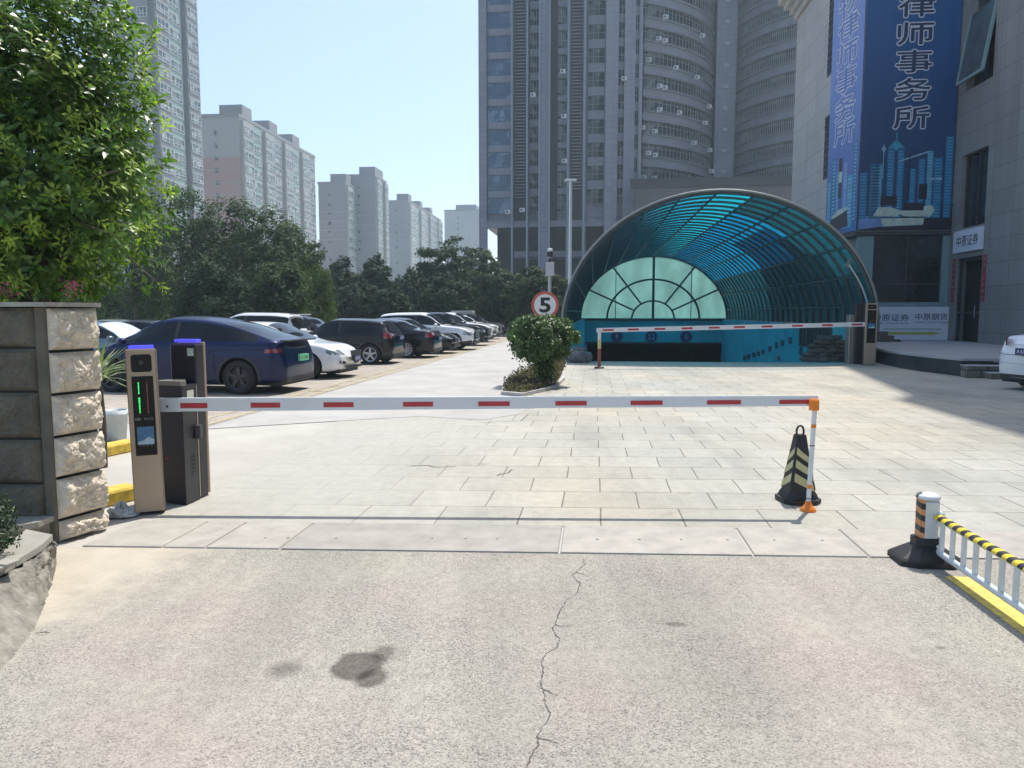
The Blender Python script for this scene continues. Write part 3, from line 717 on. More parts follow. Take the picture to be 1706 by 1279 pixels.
# low wing with cornice (wall seen left of the banners)
mb = MB(); mb.box(LG, LG+9, 37.3, DGF, 0, HL); mb.build('wall', M_stone, off)
mb = MB()
for k, (pr, zz) in enumerate(((.15, -.9), (.35, -.55), (.6, -.2), (.85, .15))):
    mb.box(LG-pr, LG+9, 37.3-.01*k, DGF+pr, HL+zz, HL+zz+.36)
mb.build('cornice', M_stone, off)
for pyb, pyt in ((122, -20), (296, 190), (400, 366)):
    a, b_ = d_on(1386, LG), d_on(1377, LG); zz0, zz1 = z_on(1382, pyb, LG), z_on(1382, pyt, LG)
    mb = MB(); mb.box(LG-.012, LG+.05, 37.32, 37.32+.9, zz0, zz1); 
    z = zz0
    while z < zz1: mb.box(LG-.04, LG-.013, 37.32, 38.2, z, z+.06, 1); z += .35
    mb.build('side_window', [M_win, M_frame], off)
# banner bay (corner volume)
uR = l_at(1592, DB); uC = l_at(1436, DB-.02)
BFd = DB-.05
q84 = lp(1384, 35.9)
foot = [(uC, BFd), (LW-.01, BFd), (LW-.01, 37.29), (q84[0]+.02, 37.29), (q84[0]+.02, q84[1])]
BZ = Zat(383, 33.2)
mb = MB(); mb.prism([(p[0], p[1]) for p in foot], BZ-.05, 16.6); mb.build('bay_wall', M_stoneD, off)
fi = [(uC+.1, BFd+.25), (LW-.01, BFd+.25), (LW-.01, 37.28), (q84[0]+.3, 37.28), (q84[0]+.3, q84[1]+.15)]
mb = MB(); mb.prism(fi, 0, BZ-.06); mb.build('bay_base', M_stoneD, off)
mb = MB(); mb.prism([(uC-.12, BFd-.12), (LW-.02, BFd-.12), (LW-.02, 37.25), (q84[0]-.1, 37.25), (q84[0]-.1, q84[1])], BZ-.22, BZ-.06); mb.build('bay_soffit', M_frame, off)
bz0, bz1 = Zat(508, 33.3), BZ-.24
PYREF = 450.0
bl0, bl1 = l_at(1426, DB), l_at(1588, DB)
mb = MB(); gl0, gl1 = l_at(1453, DB), l_at(1568, DB)
mb.box(gl0, gl1, BFd+.12, BFd+.16, bz0+.12, bz1)
mb.box((gl0+gl1)/2-.03, (gl0+gl1)/2+.03, BFd+.08, BFd+.119, bz0+.12, bz1, 1); mb.box(gl0, gl1, BFd+.08, BFd+.119, bz0+.9, bz0+.95, 1)
mb.build('bay_window', [M_win, M_frame], off)
mb = MB(); mb.box(bl0, gl0, BFd, BFd+.2, bz0, bz1); mb.box(gl1, bl1, BFd, BFd+.2, bz0, bz1); mb.box(bl0, bl1, BFd-.02, BFd+.2, bz0-.1, bz0+.12)
mb.build('bay_frame', M_aqua, off)
PYREF = 200.0
# ---- banners
def banner_mat(name, stops):
    m, t, b = new_mat(name)
    s_ = N(t, 'ShaderNodeSeparateXYZ'); lk(t, coords(t), s_.inputs[0])
    f = math_n(t, 'DIVIDE', math_n(t, 'SUBTRACT', s_.outputs[2], BZ), 13.0)
    c = ramp(t, f, stops); wv_ = noise_node(t, coords(t, 'Object', (3, 3, .2)), 1.5, 4)
    c = mixc(t, 1.0, c, ramp(t, wv_, [(.3, .9), (.7, 1.1)]), 'MULTIPLY')
    lk(t, c, b.inputs['Base Color']); b.inputs['Roughness'].default_value = .45; return m
M_banR = banner_mat('banner_print_deep', [(0, (.006, .03, .09)), (.35, (.008, .05, .16)), (.7, (.018, .10, .30)), (1, (.03, .13, .36))])
M_banL = banner_mat('banner_print_pale', [(0, (.02, .07, .24)), (.25, (.08, .16, .42)), (.6, (.17, .25, .55)), (1, (.2, .26, .55))])
cB = [mat('print_'+n_, c_, .5, var=.25, vs=v_) for n_, c_, v_ in (('blue', (.02, .15, .34), 2), ('cyan', (.05, .32, .48), 3), ('pale', (.22, .42, .55), 3), ('ink', (.01, .012, .03), 2), ('cream', (.50, .58, .50), 3), ('mist', (.16, .26, .50), 1.5))]
M_wt = mat('letter_white', (.62, .66, .74), .5, var=0); M_ink = mat('letter_navy', (.012, .03, .10), .5, var=0)
def banner(name, label, o2, ax, width, H, mb_mat, chars, cx, ch_w, art, ink, topz):
    """o2: lower-left corner in site frame (l,d), ax: unit vector along the bottom"""
    ax = Vector((ax[0], ax[1], 0)).normalized(); up = Vector((0, 0, 1)); nrm = ax.cross(up)
    root = empty(name, S(o2[0], o2[1], 0), -TH); tag(root, label, 'banner', 'law office banners on the corner')
    def pt(x, z, off_): return ax*x+up*z+nrm*off_
    def bx(mb, x0, x1, z0_, z1_, o0, o1, m_=0):
        vs_ = [pt(x, z, o) for z in (z0_, z1_) for o in (o0, o1) for x in (x0, x1)]
        mb.add(vs_, [(0, 2, 3, 1), (4, 5, 7, 6), (0, 1, 5, 4), (2, 6, 7, 3), (0, 4, 6, 2), (1, 3, 7, 5)], m_)
    mb = MB(); bx(mb, 0, width, BZ, topz, .02, .06); mb.build('banner_sheet', mb_mat, root)
    mb = MB()
    for ch, z_, h_ in chars:
        put_outline(mb, ch, ch_w, h_, pt(cx, z_, 0), ax, up, .062 if ch_w > 1 else .045, 0, .064)
        for dx_, dz_ in ((.018, 0), (-.018, 0), (0, .014), (0, -.014)): put_text(mb, ch, ch_w, h_, pt(cx+dx_, z_+dz_, 0), ax, up, 1, 0, .074+dx_*.05+dz_*.09)
    mb.build('banner_text', [M_wt, ink], root)
    mb = MB()
    for it in art:
        k = it[0]
        if k == 'r': _, x0, x1, y0, y1, lay, c_ = it; bx(mb, x0, x1, BZ+y0, BZ+y1, .061, .062+lay*.001, c_)
        elif k == 's':
            _, x0, x1, y0, y1, lay, c_, step = it; y = y0
            while y < y1: bx(mb, x0, x1, BZ+y, BZ+y+step*.45, .061, .062+lay*.001, c_); y += step
        elif k == 'p':
            _, poly, lay, c_ = it; mb.add([pt(x, BZ+y, .062+lay*.001) for x, y in poly], [tuple(range(len(poly)))], c_)
    mb.build('banner_art', cB, root)
    return root
Yb = 33.3; mpx = Yb/F_PX
chR = [(c_, Zat(py, Yb), 34*mpx) for c_, py in (('律', 11), ('师', 57.5), ('事', 104), ('务', 150), ('所', 197))]
wR = uR-uC
ar = []
ar2 = random.Random(5)
X = lambda px: (px-1436)*(wR-.06)/155.0
Yh = lambda py: (383-py)*mpx
ar += [('p', [(0, 0), (wR, 0), (wR, 1.1), (wR*.5, .75), (0, .62)], 0, 3), ('p', [(0, 0.03), (1.3, .2), (1.6, .62), (0, .62)], 1, 5)]
for x0, x1, yt, c_ in ((1436, 1449, 290, 0), (1453, 1473, 277, 1), (1452, 1470, 276, 0), (1481, 1493, 252, 0), (1498, 1509, 252, 0), (1520, 1530, 285, 0), (1534, 1545, 270, 0), (1548, 1558, 258, 1), (1560, 1574, 268, 0), (1578, 1591, 236, 0)):
    ar.append(('r', X(x0), X(x1), .5, Yh(yt), 2, c_)); ar.append(('s', X(x0)+.04, X(x1)-.06, .55, Yh(yt)-.08, 3, 2 if c_ == 1 else 1, .13))
ar += [('p', [(X(1481), Yh(252)), (X(1495), Yh(238)), (X(1509), Yh(252)), (X(1509), Yh(256)), (X(1481), Yh(256))], 2, 1), ('r', X(1494), X(1496), Yh(245), Yh(228), 2, 1)]
ar += [('r', X(1473.6), X(1474.8), Yh(300), Yh(245), 4, 2), ('p', [(X(1470), Yh(253)), (X(1474.2), Yh(247)), (X(1478), Yh(253)), (X(1474.2), Yh(259))], 5, 2)]
ar += [('p', [(X(1500), Yh(272)), (X(1552), Yh(257)), (X(1552), Yh(259.5)), (X(1500), Yh(274.5))], 5, 2), ('r', X(1517), X(1520), Yh(335), Yh(262), 5, 3), ('r', X(1550), X(1574), Yh(304), Yh(300), 5, 2)]
ar += [('p', [(X(1470), Yh(346)), (X(1490), Yh(346)), (X(1508), Yh(352)), (X(1530), Yh(346)), (X(1560), Yh(344)), (X(1564), Yh(352)), (X(1558), Yh(362)), (X(1512), Yh(361)), (X(1507), Yh(357)), (X(1500), Yh(361)), (X(1460), Yh(360))], 5, 4),
       ('p', [(X(1473), Yh(363)), (X(1548), Yh(363)), (X(1546), Yh(375)), (X(1478), Yh(377))], 4, 4), ('r', X(1472), X(1548), Yh(364), Yh(362.5), 6, 3), ('r', X(1511), X(1546), Yh(352), Yh(340), 6, 3), ('r', X(1472), X(1500), Yh(343), Yh(328), 6, 3), ('r', X(1536), X(1550), Yh(334), Yh(310), 6, 3)]
banner('banner', 'deep blue vertical law office banner facing the plaza with white outlined characters', (uC, BFd-.0), (1, 0), wR-.02, 14, M_banR, chR, X(1518), 54*mpx, ar, M_ink, 16.4)
# left face
ax = Vector((uC-q84[0], BFd-q84[1])); wL = ax.length; ax.normalize()
Yl = 34.6; m2 = Yl/F_PX
chL = [(c_, Zat(py, Yl), 37*m2) for c_, py in (('物', 3), ('律', 43), ('师', 89), ('事', 132), ('务', 177), ('所', 219))]
k_ = wL/52.0
XL = lambda px: (px-1384)*k_; YL = lambda py: (388-py)*m2
al = [('p', [(0, 0), (wL, 0), (wL, 1.4), (0, .9)], 0, 0)]
for x0, x1, yt, c_ in ((1386, 1391, 300, 1), (1393, 1399, 262, 0), (1400, 1405, 285, 1), (1412, 1418, 275, 5), (1419, 1427, 298, 1), (1428, 1433, 248, 0)):
    al.append(('r', XL(x0), XL(x1), .2, YL(yt), 1, c_)); al.append(('s', XL(x0)+.05, XL(x1)-.05, .5, YL(yt)-.1, 2, 2, .16))
al += [('r', XL(1404), XL(1409), YL(330), YL(266), 3, 3), ('r', XL(1404.5), XL(1409.5), YL(305), YL(288), 4, 4), ('p', [(XL(1392), YL(384)), (XL(1422), YL(378)), (XL(1420), YL(352)), (XL(1394), YL(358))], 4, 3), ('p', [(XL(1393), YL(360)), (XL(1405), YL(349)), (XL(1420), YL(347)), (XL(1420), YL(352)), (XL(1397), YL(362))], 5, 4)]
M_inkL = mat('letter_periwinkle', (.12, .18, .46), .5, var=0)
banner('banner', 'paler blue side banner of the law office, narrow and turned towards the canopy', (q84[0], q84[1]), (ax.x, ax.y), wL-.02, 14, M_banL, chL, wL*.5, wL*.62, al, M_inkL, 16.4)
PYREF = 540.0
# ---- white hoarding sign below the bay window
M_signW = mat('sign_white', (.66, .70, .78), .5, var=.05); M_tx = mat('sign_ink', (.03, .05, .10), .5, var=0); M_olive = mat('arrow_olive', (.42, .46, .10), .5, var=.1); M_pgreen = mat('arrow_pale_green', (.34, .47, .42), .5, var=0)
sd = BFd-.25; s0, s1 = l_at(1452, sd), l_at(1585, sd); sz0, sz1 = .50, Zat(511, 33.2)
root = empty('company_sign', S(s0, sd), -TH); tag(root, 'wide white company sign with two names and a yellow arrow under the bay window', 'sign')
mb = MB(); mb.box(0, s1-s0, 0, .08, sz0, sz1); mb.build('sign_board', M_signW, root)
SX = lambda px: l_at(px, sd)-s0
SZ = lambda py: Zat(py, 33.0)
mb = MB()
put_text(mb, '中原证券', SX(1514)-SX(1454), .30, ((SX(1454)+SX(1514))/2, -.004, SZ(529)), (1, 0, 0), (0, 0, 1), 0, .006)
put_text(mb, '中原期货', SX(1578)-SX(1524), .30, ((SX(1523)+SX(1579))/2, -.004, SZ(527.5)), (1, 0, 0), (0, 0, 1), 0, .006)
put_text(mb, 'CENTRAL CHINA SECURITIES', SX(1513)-SX(1455), .075, ((SX(1455)+SX(1513))/2, -.004, SZ(538)), (1, 0, 0), (0, 0, 1), 0)
put_text(mb, 'CENTRAL CHINA FUTURES', SX(1580)-SX(1523), .075, ((SX(1523)+SX(1580))/2, -.004, SZ(537)), (1, 0, 0), (0, 0, 1), 0)
mb.build('sign_text', M_tx, root)
mb = MB(); zc = SZ(555)
mb.add([(SX(1472), -.004, zc-.06), (SX(1550), -.004, zc-.06), (SX(1550), -.004, zc+.06), (SX(1472), -.004, zc+.06)], [(0, 1, 2, 3)])
mb.add([(SX(1549), -.005, zc-.09), (SX(1569), -.005, zc), (SX(1549), -.005, zc+.09)], [(0, 1, 2)]); mb.build('arrow', M_olive, root)
mb = MB(); zc = SZ(548); mb.add([(SX(1472), -.004, zc-.03), (SX(1568), -.004, zc-.03), (SX(1568), -.004, zc+.03), (SX(1472), -.004, zc+.03)], [(0, 1, 2, 3)]); mb.build('arrow_pale_line', M_pgreen, root)  # thin pale green line printed above the arrow
PYREF = 200.0
# ---- sign and couplets at the door
root = empty('door_sign', S(LW-.06, dn, 0), -TH); tag(root, 'small white name board with black characters above the dark doorway', 'sign')
a0_, a1_ = 0, df-dn; zt, zb_ = z_on(1625, 382), z_on(1625, 419)
mb = MB(); mb.box(-.06, 0.05, a0_-.05, a1_+.15, zb_, zt); mb.build('sign_board', M_wt, root)
mb = MB(); put_text(mb, '中原证券', (a1_-a0_)*.85, (zt-zb_)*.5, (-.064, (a0_+a1_)/2, (zt+zb_)/2), (0, -1, 0), (0, 0, 1), 0, .006); mb.build('sign_text', M_black, root)
M_red = mat('couplet_red', (.28, .03, .055), .6, var=.2, vs=6); M_pk = mat('couplet_character', (.45, .2, .22), .6, var=0)
for (q, lab, txt) in ((dn-.22, 'red paper couplet on the wall right of the dark doorway', '福满门庭春常在'), (df+.22, 'red paper couplet on the wall left of the dark doorway', '喜临宅院福永存')):
    root = empty('door_couplet', S(LW-.012, q, 0), -TH); tag(root, lab, 'couplet', 'red couplets beside the doorway')
    zt, zb_ = z_on(1648, 425), z_on(1648, 502)
    mb = MB(); mb.box(-.006, .006, -.13, .13, zb_, zt); mb.build('paper', M_red, root)
    mb = MB()
    for i, ch in enumerate(txt):
        put_text(mb, ch, .15, .15, (-.009, 0, zt-(i+.6)*(zt-zb_)/7.2), (0, -1, 0), (0, 0, 1), 0, .01)
    mb.build('characters', M_pk, root)
root = empty('door_scroll', S(LW+.05, (dn+df)/2, 0), -TH); tag(root, 'small red paper scroll pasted over the doorway under the name board', 'paper scroll')
mb = MB(); mb.box(-.01, .01, -.3, .3, z_on(1625, 428), z_on(1625, 419.5)); mb.build('paper', M_red, root)
mb = MB(); mb.box(-.012, -.0105, -.12, .12, z_on(1625, 425.5), z_on(1625, 422)); mb.build('characters', M_pk, root)
# ---- terrace in front
M_ter = mat('terrace_top', (.36, .37, .38), .6, var=.12, vs=1.2); M_terf = mat('terrace_face', (.03, .035, .042), .35, var=.4, vs=2)
M_relief = brick_mat('step_relief', (.16, .15, .12), (.24, .23, .19), (.06, .06, .05), .35, .2, .02, .7, .3, 6)
pl = [LD(G(*p)) for p in ((1455, 601), (1462, 604.5), (1480, 609), (1500, 613), (1530, 618), (1560, 622), (1600, 627))]
top = [(p[0], p[1]) for p in pl]+[(12.2, pl[-1][1]-.1), (LW-.01, pl[-1][1]-.1), (LW-.01, BFd-.3), (pl[0][0]-.1, BFd-.3)]
ter = empty('stone_terrace', (0, 0, 0), -TH); tag(ter, 'raised terrace with dark polished curved front before the office door', 'terrace')
mb = MB(); mb.prism(top, .005, .42); mb.build('terrace_face', M_terf, ter)
ci = sum(p[0] for p in top)/len(top), sum(p[1] for p in top)/len(top)
mb = MB(); mb.prism([(ci[0]+(p[0]-ci[0])*1.006-.03, ci[1]+(p[1]-ci[1])*1.006-.03) if i < 8 else p for i, p in enumerate(top)], .422, .49); mb.build('terrace_top', M_ter, ter)
for k, (px, zt) in enumerate(((1602, .33), (1628, .17))):
    a = LD(G(px, 628)); mb = MB(); d1_ = pl[-1][1]-.12-.36*k
    mb.box(a[0], LW-.02, d1_-.35, d1_, .005, zt-.03, 0); mb.box(a[0]-.02, LW-.02, d1_-.38, d1_, zt-.029, zt+.0, 1)
    mb.build('step', [M_relief, M_ter], ter)
# three dark small steps behind the far kiosk
mb = MB()
root = empty('block_stack', P(1464, 570, 31).xy.to_3d()+Vector((0, 0, .49)), -TH); tag(root, 'brown stepped block standing against the left end of the company sign', 'steps')
mb = MB(); mb.box(0, .35, 0, .6, 0, .42); mb.box(.35, .6, 0, .6, 0, .26); mb.box(.6, .85, 0, .6, 0, .1); mb.build('block_steps', mat('brown_stone', (.11, .09, .075), .7), root)

PYREF = 430.0
# ================================================================ RESIDENTIAL BLOCKS
M_rw = mat('pale_render', (.33, .34, .33), .8, var=.08, vs=.08); M_rg = mat('grey_render', (.24, .25, .26), .8, var=.08, vs=.08); M_rp = mat('pink_render', (.36, .24, .225), .8, var=.08, vs=.08)
M_rwin = glass('house_glass', (.06, .10, .10), .12, .6, .3); curtains(M_rwin, (.035, .055, .06), (.34, .36, .34), .35); M_rfr = mat('house_frame', (.52, .56, .55), .5, var=0); M_rgr = mat('aqua_render', (.26, .35, .32), .7, var=.1, vs=.1)
def res_block(label, l_side, d0, depth, H, zlow, nb, bandz=None, fl=2.9, wid=15, side='right', endwin=True, roofb=True, mw=None, group='apartment blocks beyond the trees'):
    mw = mw or M_rw
    root = empty('apartment_block', S(l_side, d0), -TH); tag(root, label, 'building', group)
    mb = MB(); zz = bandz if bandz else H
    mb.box(-wid, 0, 0, depth, zz, H) if bandz else None
    if bandz: mb.build('wall', mw, root)
    mb = MB(); mb.box(-wid, 0, 0, depth, 0, zz); mb.build('wall', (M_rp if bandz and mw is M_rw else (M_rg if bandz else mw)), root)
    if bandz:
        mb = MB()
        for k in range(4): z_ = zz-k*fl*1.0; mb.box(-wid-.03, .03, -.06, -.002, z_-.1, z_+.12)
        mb.build('band', M_rw, root)
    mb = MB(); mb.box(-wid-.2, .2, -.2, depth+.2, H, H+.7)
    for a in np.arange(4, depth-4, depth/3.2): mb.box(-wid*.7, -wid*.1, a, a+5, H+.7, H+3.8); 
    mb.build('roof', M_rg, root)
    bw_ = depth/nb; first = None; fb = None; nfl = int((H-zlow)/fl); cnt = 0
    for b_ in range(nb):
        col_ = [M_rw, M_rgr, M_rw, M_rg][b_ % 4]
        pr = .9 if b_ % 2 == 0 else .15
        mb = MB(); mb.box(.002, pr, b_*bw_+.5, (b_+1)*bw_-.3, max(zlow-4, 0), H-.6); mb.build('bay', col_, root)
        for k in range(nfl):
            z_ = H-1.2-(k+1)*fl+.5; 
            if first is None:
                mb = MB(); mb.box(.0, .05, .9, bw_-.7, 0, 1.7, 0)
                for q in np.linspace(.9, bw_-.7, 4): mb.box(.05, .12, q-.06, q+.06, -.05, 1.75, 1)
                for q in (0, .55, 1.7): mb.box(.05, .12, .9, bw_-.7, q-.05, q+.05, 1)
                first = mb.build('window', [M_rwin, M_rfr], root); o = first
            else:
                if cnt >= 98: break
                o = first.copy(); C.objects.link(o); o.parent = root
            o.location = (pr+.02, b_*bw_, z_); cnt += 1
    if endwin:
        fw = None
        for k in range(min(nfl, 8)):
            z_ = H-2-(k+1)*fl+.8
            if fw is None:
                mb = MB(); mb.box(-.4, .4, -.03, .05, 0, 1.2, 0); mb.box(-.45, .45, -.05, -.031, -.05, .0, 1); fw = mb.build('end_window', [M_rwin, M_rfr], root); o = fw
            else: o = fw.copy(); C.objects.link(o); o.parent = root
            o.location = (-wid*.6, 0, z_)
    return root
def side_setup(px_near, px_far, d0):
    l_ = l_at(px_near, d0)
    u = U(px_far); Y = l_/(u*tc-ts); d1 = LD(Vector((u*Y, Y, 0)))[1]
    return l_, d1-d0
l_, dp = side_setup(405, 528, 172)
H2 = Zat(203, 185)
res_block('pale apartment block with a pink lower end wall right of the tallest tower', l_, 172, dp, H2, 14, 8, bandz=Zat(258, 178), wid=(405-338)/F_PX*178)
l_, dp = side_setup(577, 586, 236); H3 = Zat(303, 240)
res_block('grey apartment block with a stepped front, left half, in the middle distance', l_, 236, dp+6, H3, 14, 2, bandz=Zat(350, 240), wid=(577-531)/F_PX*238, mw=M_rg)
l_, dp = side_setup(626, 645, 246); H3b = Zat(291, 250)
res_block('taller grey apartment block with a blank end wall, in the middle distance', l_, 246, dp, H3b, 14, 3, bandz=Zat(342, 250), wid=(626-580)/F_PX*248, mw=M_rg)
l_, dp = side_setup(681, 735, 300); H4 = Zat(332, 300)
res_block('far narrow apartment block with long white window side', l_, 300, dp, H4, 14, 7, bandz=Zat(375, 300), wid=(681-647)/F_PX*300, mw=M_rg)
res_block('farthest pale apartment block with a roof house, left of the office tower', l_at(797, 400), 400, 18, Zat(349, 400), 20, 3, wid=(797-740)/F_PX*400)
PYREF = 390.0
# nearest, tallest residential tower
l_, dp = side_setup(264, 337, 135); Ht = 72
M_rw_, M_rw = M_rw, mat('tower_render_grey', (.21, .22, .225), .8, var=.1, vs=.1)
root = res_block('tallest grey apartment tower rising out of the picture behind the leafy tree', l_, 135, dp, Ht, 20, 3, wid=12, endwin=False)
M_rw = M_rw_
Wd = (264-150)/F_PX*137
mb = MB(); mb.box(-12, -6.2, -.9, 0, 0, Ht); mb.box(-3.1, -.2, -.5, 0, 0, Ht, 1); mb.build('end_bay', [M_rgr, M_rg], root)
fw = None
for k in range(12):
    for x0 in (-11.4, -8.8, -2.0):
        if fw is None:
            mb = MB(); mb.box(0, 1.9, -.03, .05, 0, 1.7, 0)
            for q in (0, .62, 1.28, 1.9): mb.box(q-.05, q+.05, -.1, -.031, 0, 1.7, 1)
            for q in (0, .5, 1.7): mb.box(0, 1.9, -.1, -.031, q-.05, q+.05, 1)
            fw = mb.build('end_window', [M_rwin, M_rfr], root); o = fw
        else: o = fw.copy(); C.objects.link(o); o.parent = root
        o.location = (x0, -.92 if x0 < -4 else -.52, 26+k*2.9)
# ================================================================ CARS
def hermite(pts, x):
    xs = np.array([p[0] for p in pts], float); ys = np.array([p[1] for p in pts], float)
    h = np.diff(xs); dl = np.diff(ys)/h; m_ = np.zeros(len(xs)); m_[0] = dl[0]; m_[-1] = dl[-1]
    for i in range(1, len(xs)-1): m_[i] = 0 if dl[i-1]*dl[i] <= 0 else 2*dl[i-1]*dl[i]/(dl[i-1]+dl[i])
    x = np.clip(x, xs[0], xs[-1]); i = np.clip(np.searchsorted(xs, x)-1, 0, len(h)-1)
    t_ = (x-xs[i])/h[i]
    return ys[i]*(2*t_**3-3*t_**2+1)+m_[i]*h[i]*(t_**3-2*t_**2+t_)+ys[i+1]*(-2*t_**3+3*t_**2)+m_[i+1]*h[i]*(t_**3-t_**2)
def paint(name, col, metal=.35, rough=.28):
    dk = max(col) < .1
    return mat(name, col, rough, metal, .03, 2, coat=.35 if dk else 1, spec=.3 if dk else .5)
M_pw = paint('paint_white', (.74, .76, .78), 0, .3); M_pb = paint('paint_blue', (.003, .009, .055), .25, .3); M_pk_ = paint('paint_black', (.008, .008, .011), .2, .25)
M_pdk = paint('paint_dark_plum', (.014, .011, .018), .3, .25); M_pg = paint('paint_grey_green', (.20, .23, .19), .3); M_pt = paint('paint_teal_grey', (.10, .16, .19), .4)
M_cg = glass('car_glass', (.005, .008, .010), .04, .4, .8)
M_cg.node_tree.nodes['Principled BSDF'].inputs['Specular IOR Level'].default_value = .4; M_cgl = glass('car_glass_pale', (.09, .14, .15), .06, .4, 1.2)
M_shade = mat('windscreen_sunshade', (.55, .66, .68), .35, .3, .1)
M_tyre = mat('tyre_rubber', (.018, .018, .02), .85, var=.2); M_rim = mat('alloy_rim', (.45, .46, .48), .35, .7, 0); M_rimd = mat('dark_rim', (.05, .05, .055), .4, .5, 0)
M_red_l = mat('tail_light_red', (.20, .008, .015), .15, coat=1, var=0); M_head = mat('headlight', (.25, .28, .30), .08, .4, 0, coat=1); M_plast = mat('black_plastic', (.02, .02, .022), .5, var=.1)
M_plB = mat('plate_blue', (.008, .022, .13), .4, var=0); M_plG = mat('plate_green', (.16, .50, .28), .4, var=0); M_plT = mat('plate_text', (.75, .78, .8), .4, var=0); M_plK = mat('plate_text_dark', (.05, .12, .08), .4, var=0)
TYPES = {
 'coupe_suv': dict(L=4.76, W=1.92, H=1.62, wb=2.89, fo=.87, r=.36, sill=.20, belt=(1.02, 1.08), top=[(-2.38, .96), (-2.33, 1.09), (-2.1, 1.16), (-1.7, 1.30), (-1.1, 1.49), (-.4, 1.60), (.15, 1.62), (.65, 1.53), (1.15, 1.26), (1.5, 1.04), (1.9, .95), (2.2, .84), (2.36, .70), (2.38, .66)], ws=(.42, 1.38), rw=(-2.02, -1.0), sw=(-1.75, 1.22), bp=(-.02, .06)),
 'hatch': dict(L=4.46, W=1.80, H=1.46, wb=2.70, fo=.92, r=.33, sill=.17, belt=(.93, 1.02), top=[(-2.23, .92), (-2.2, 1.02), (-2.05, 1.12), (-1.75, 1.34), (-1.55, 1.40), (-.6, 1.46), (.1, 1.44), (.6, 1.24), (1.0, 1.0), (1.2, .95), (1.7, .87), (2.0, .76), (2.2, .62), (2.23, .56)], ws=(.15, 1.0), rw=(-2.1, -1.72), sw=(-1.55, .95), bp=(-.35, -.27)),
 'cross': dict(L=4.45, W=1.86, H=1.58, wb=2.75, fo=.85, r=.35, sill=.19, belt=(.98, 1.08), top=[(-2.22, .98), (-2.19, 1.08), (-2.10, 1.16), (-1.85, 1.44), (-1.75, 1.50), (-.9, 1.57), (-.1, 1.58), (.4, 1.46), (.85, 1.14), (1.05, 1.04), (1.6, .98), (2.0, .88), (2.18, .72), (2.22, .66)], ws=(.15, .95), rw=(-2.1, -1.84), sw=(-1.72, .9), bp=(-.3, -.2)),
 'sedan': dict(L=4.75, W=1.82, H=1.48, wb=2.80, fo=.90, r=.33, sill=.17, belt=(.90, .98), top=[(-2.37, .86), (-2.34, .98), (-2.1, 1.03), (-1.75, 1.06), (-1.3, 1.24), (-.85, 1.41), (-.2, 1.48), (.3, 1.44), (.75, 1.22), (1.15, .97), (1.35, .92), (1.9, .84), (2.2, .72), (2.35, .62), (2.37, .58)], ws=(.32, 1.18), rw=(-1.75, -.85), sw=(-1.5, 1.1), bp=(-.22, -.14)),
 'suv': dict(L=4.75, W=1.90, H=1.70, wb=2.75, fo=.95, r=.37, sill=.22, belt=(1.06, 1.12), top=[(-2.37, 1.0), (-2.34, 1.1), (-2.27, 1.2), (-2.05, 1.52), (-1.95, 1.62), (-1.1, 1.69), (-.1, 1.70), (.35, 1.60), (.85, 1.24), (1.05, 1.12), (1.7, 1.05), (2.1, .96), (2.32, .80), (2.37, .72)], ws=(.2, .98), rw=(-2.25, -1.98), sw=(-1.95, .95), bp=(-.3, -.2)),
}
 
TYPES['notch'] = dict(L=4.6, W=1.80, H=1.46, wb=2.70, fo=.90, r=.33, sill=.19, belt=(.93, 1.08), top=[(-2.3, 1.02), (-2.27, 1.16), (-2.12, 1.215), (-1.75, 1.25), (-1.35, 1.31), (-.85, 1.42), (-.2, 1.47), (.3, 1.43), (.75, 1.22), (1.15, .99), (1.35, .94), (1.9, .85), (2.15, .72), (2.28, .62), (2.3, .58)], ws=(.32, 1.12), rw=(-1.45, -.85), sw=(-1.3, 1.05), bp=(-.22, -.14))
_c = TYPES['cross']; TYPES['small'] = dict(_c, L=_c['L']*.93, W=1.80, H=_c['H']*.95, wb=_c['wb']*.93, fo=.80, r=.335, belt=(.93, 1.02), top=[(a*.93, z*.95) for a, z in _c['top']], ws=(.14, .88), rw=(-1.95, -1.71), sw=(-1.60, .84), bp=(-.28, -.19))
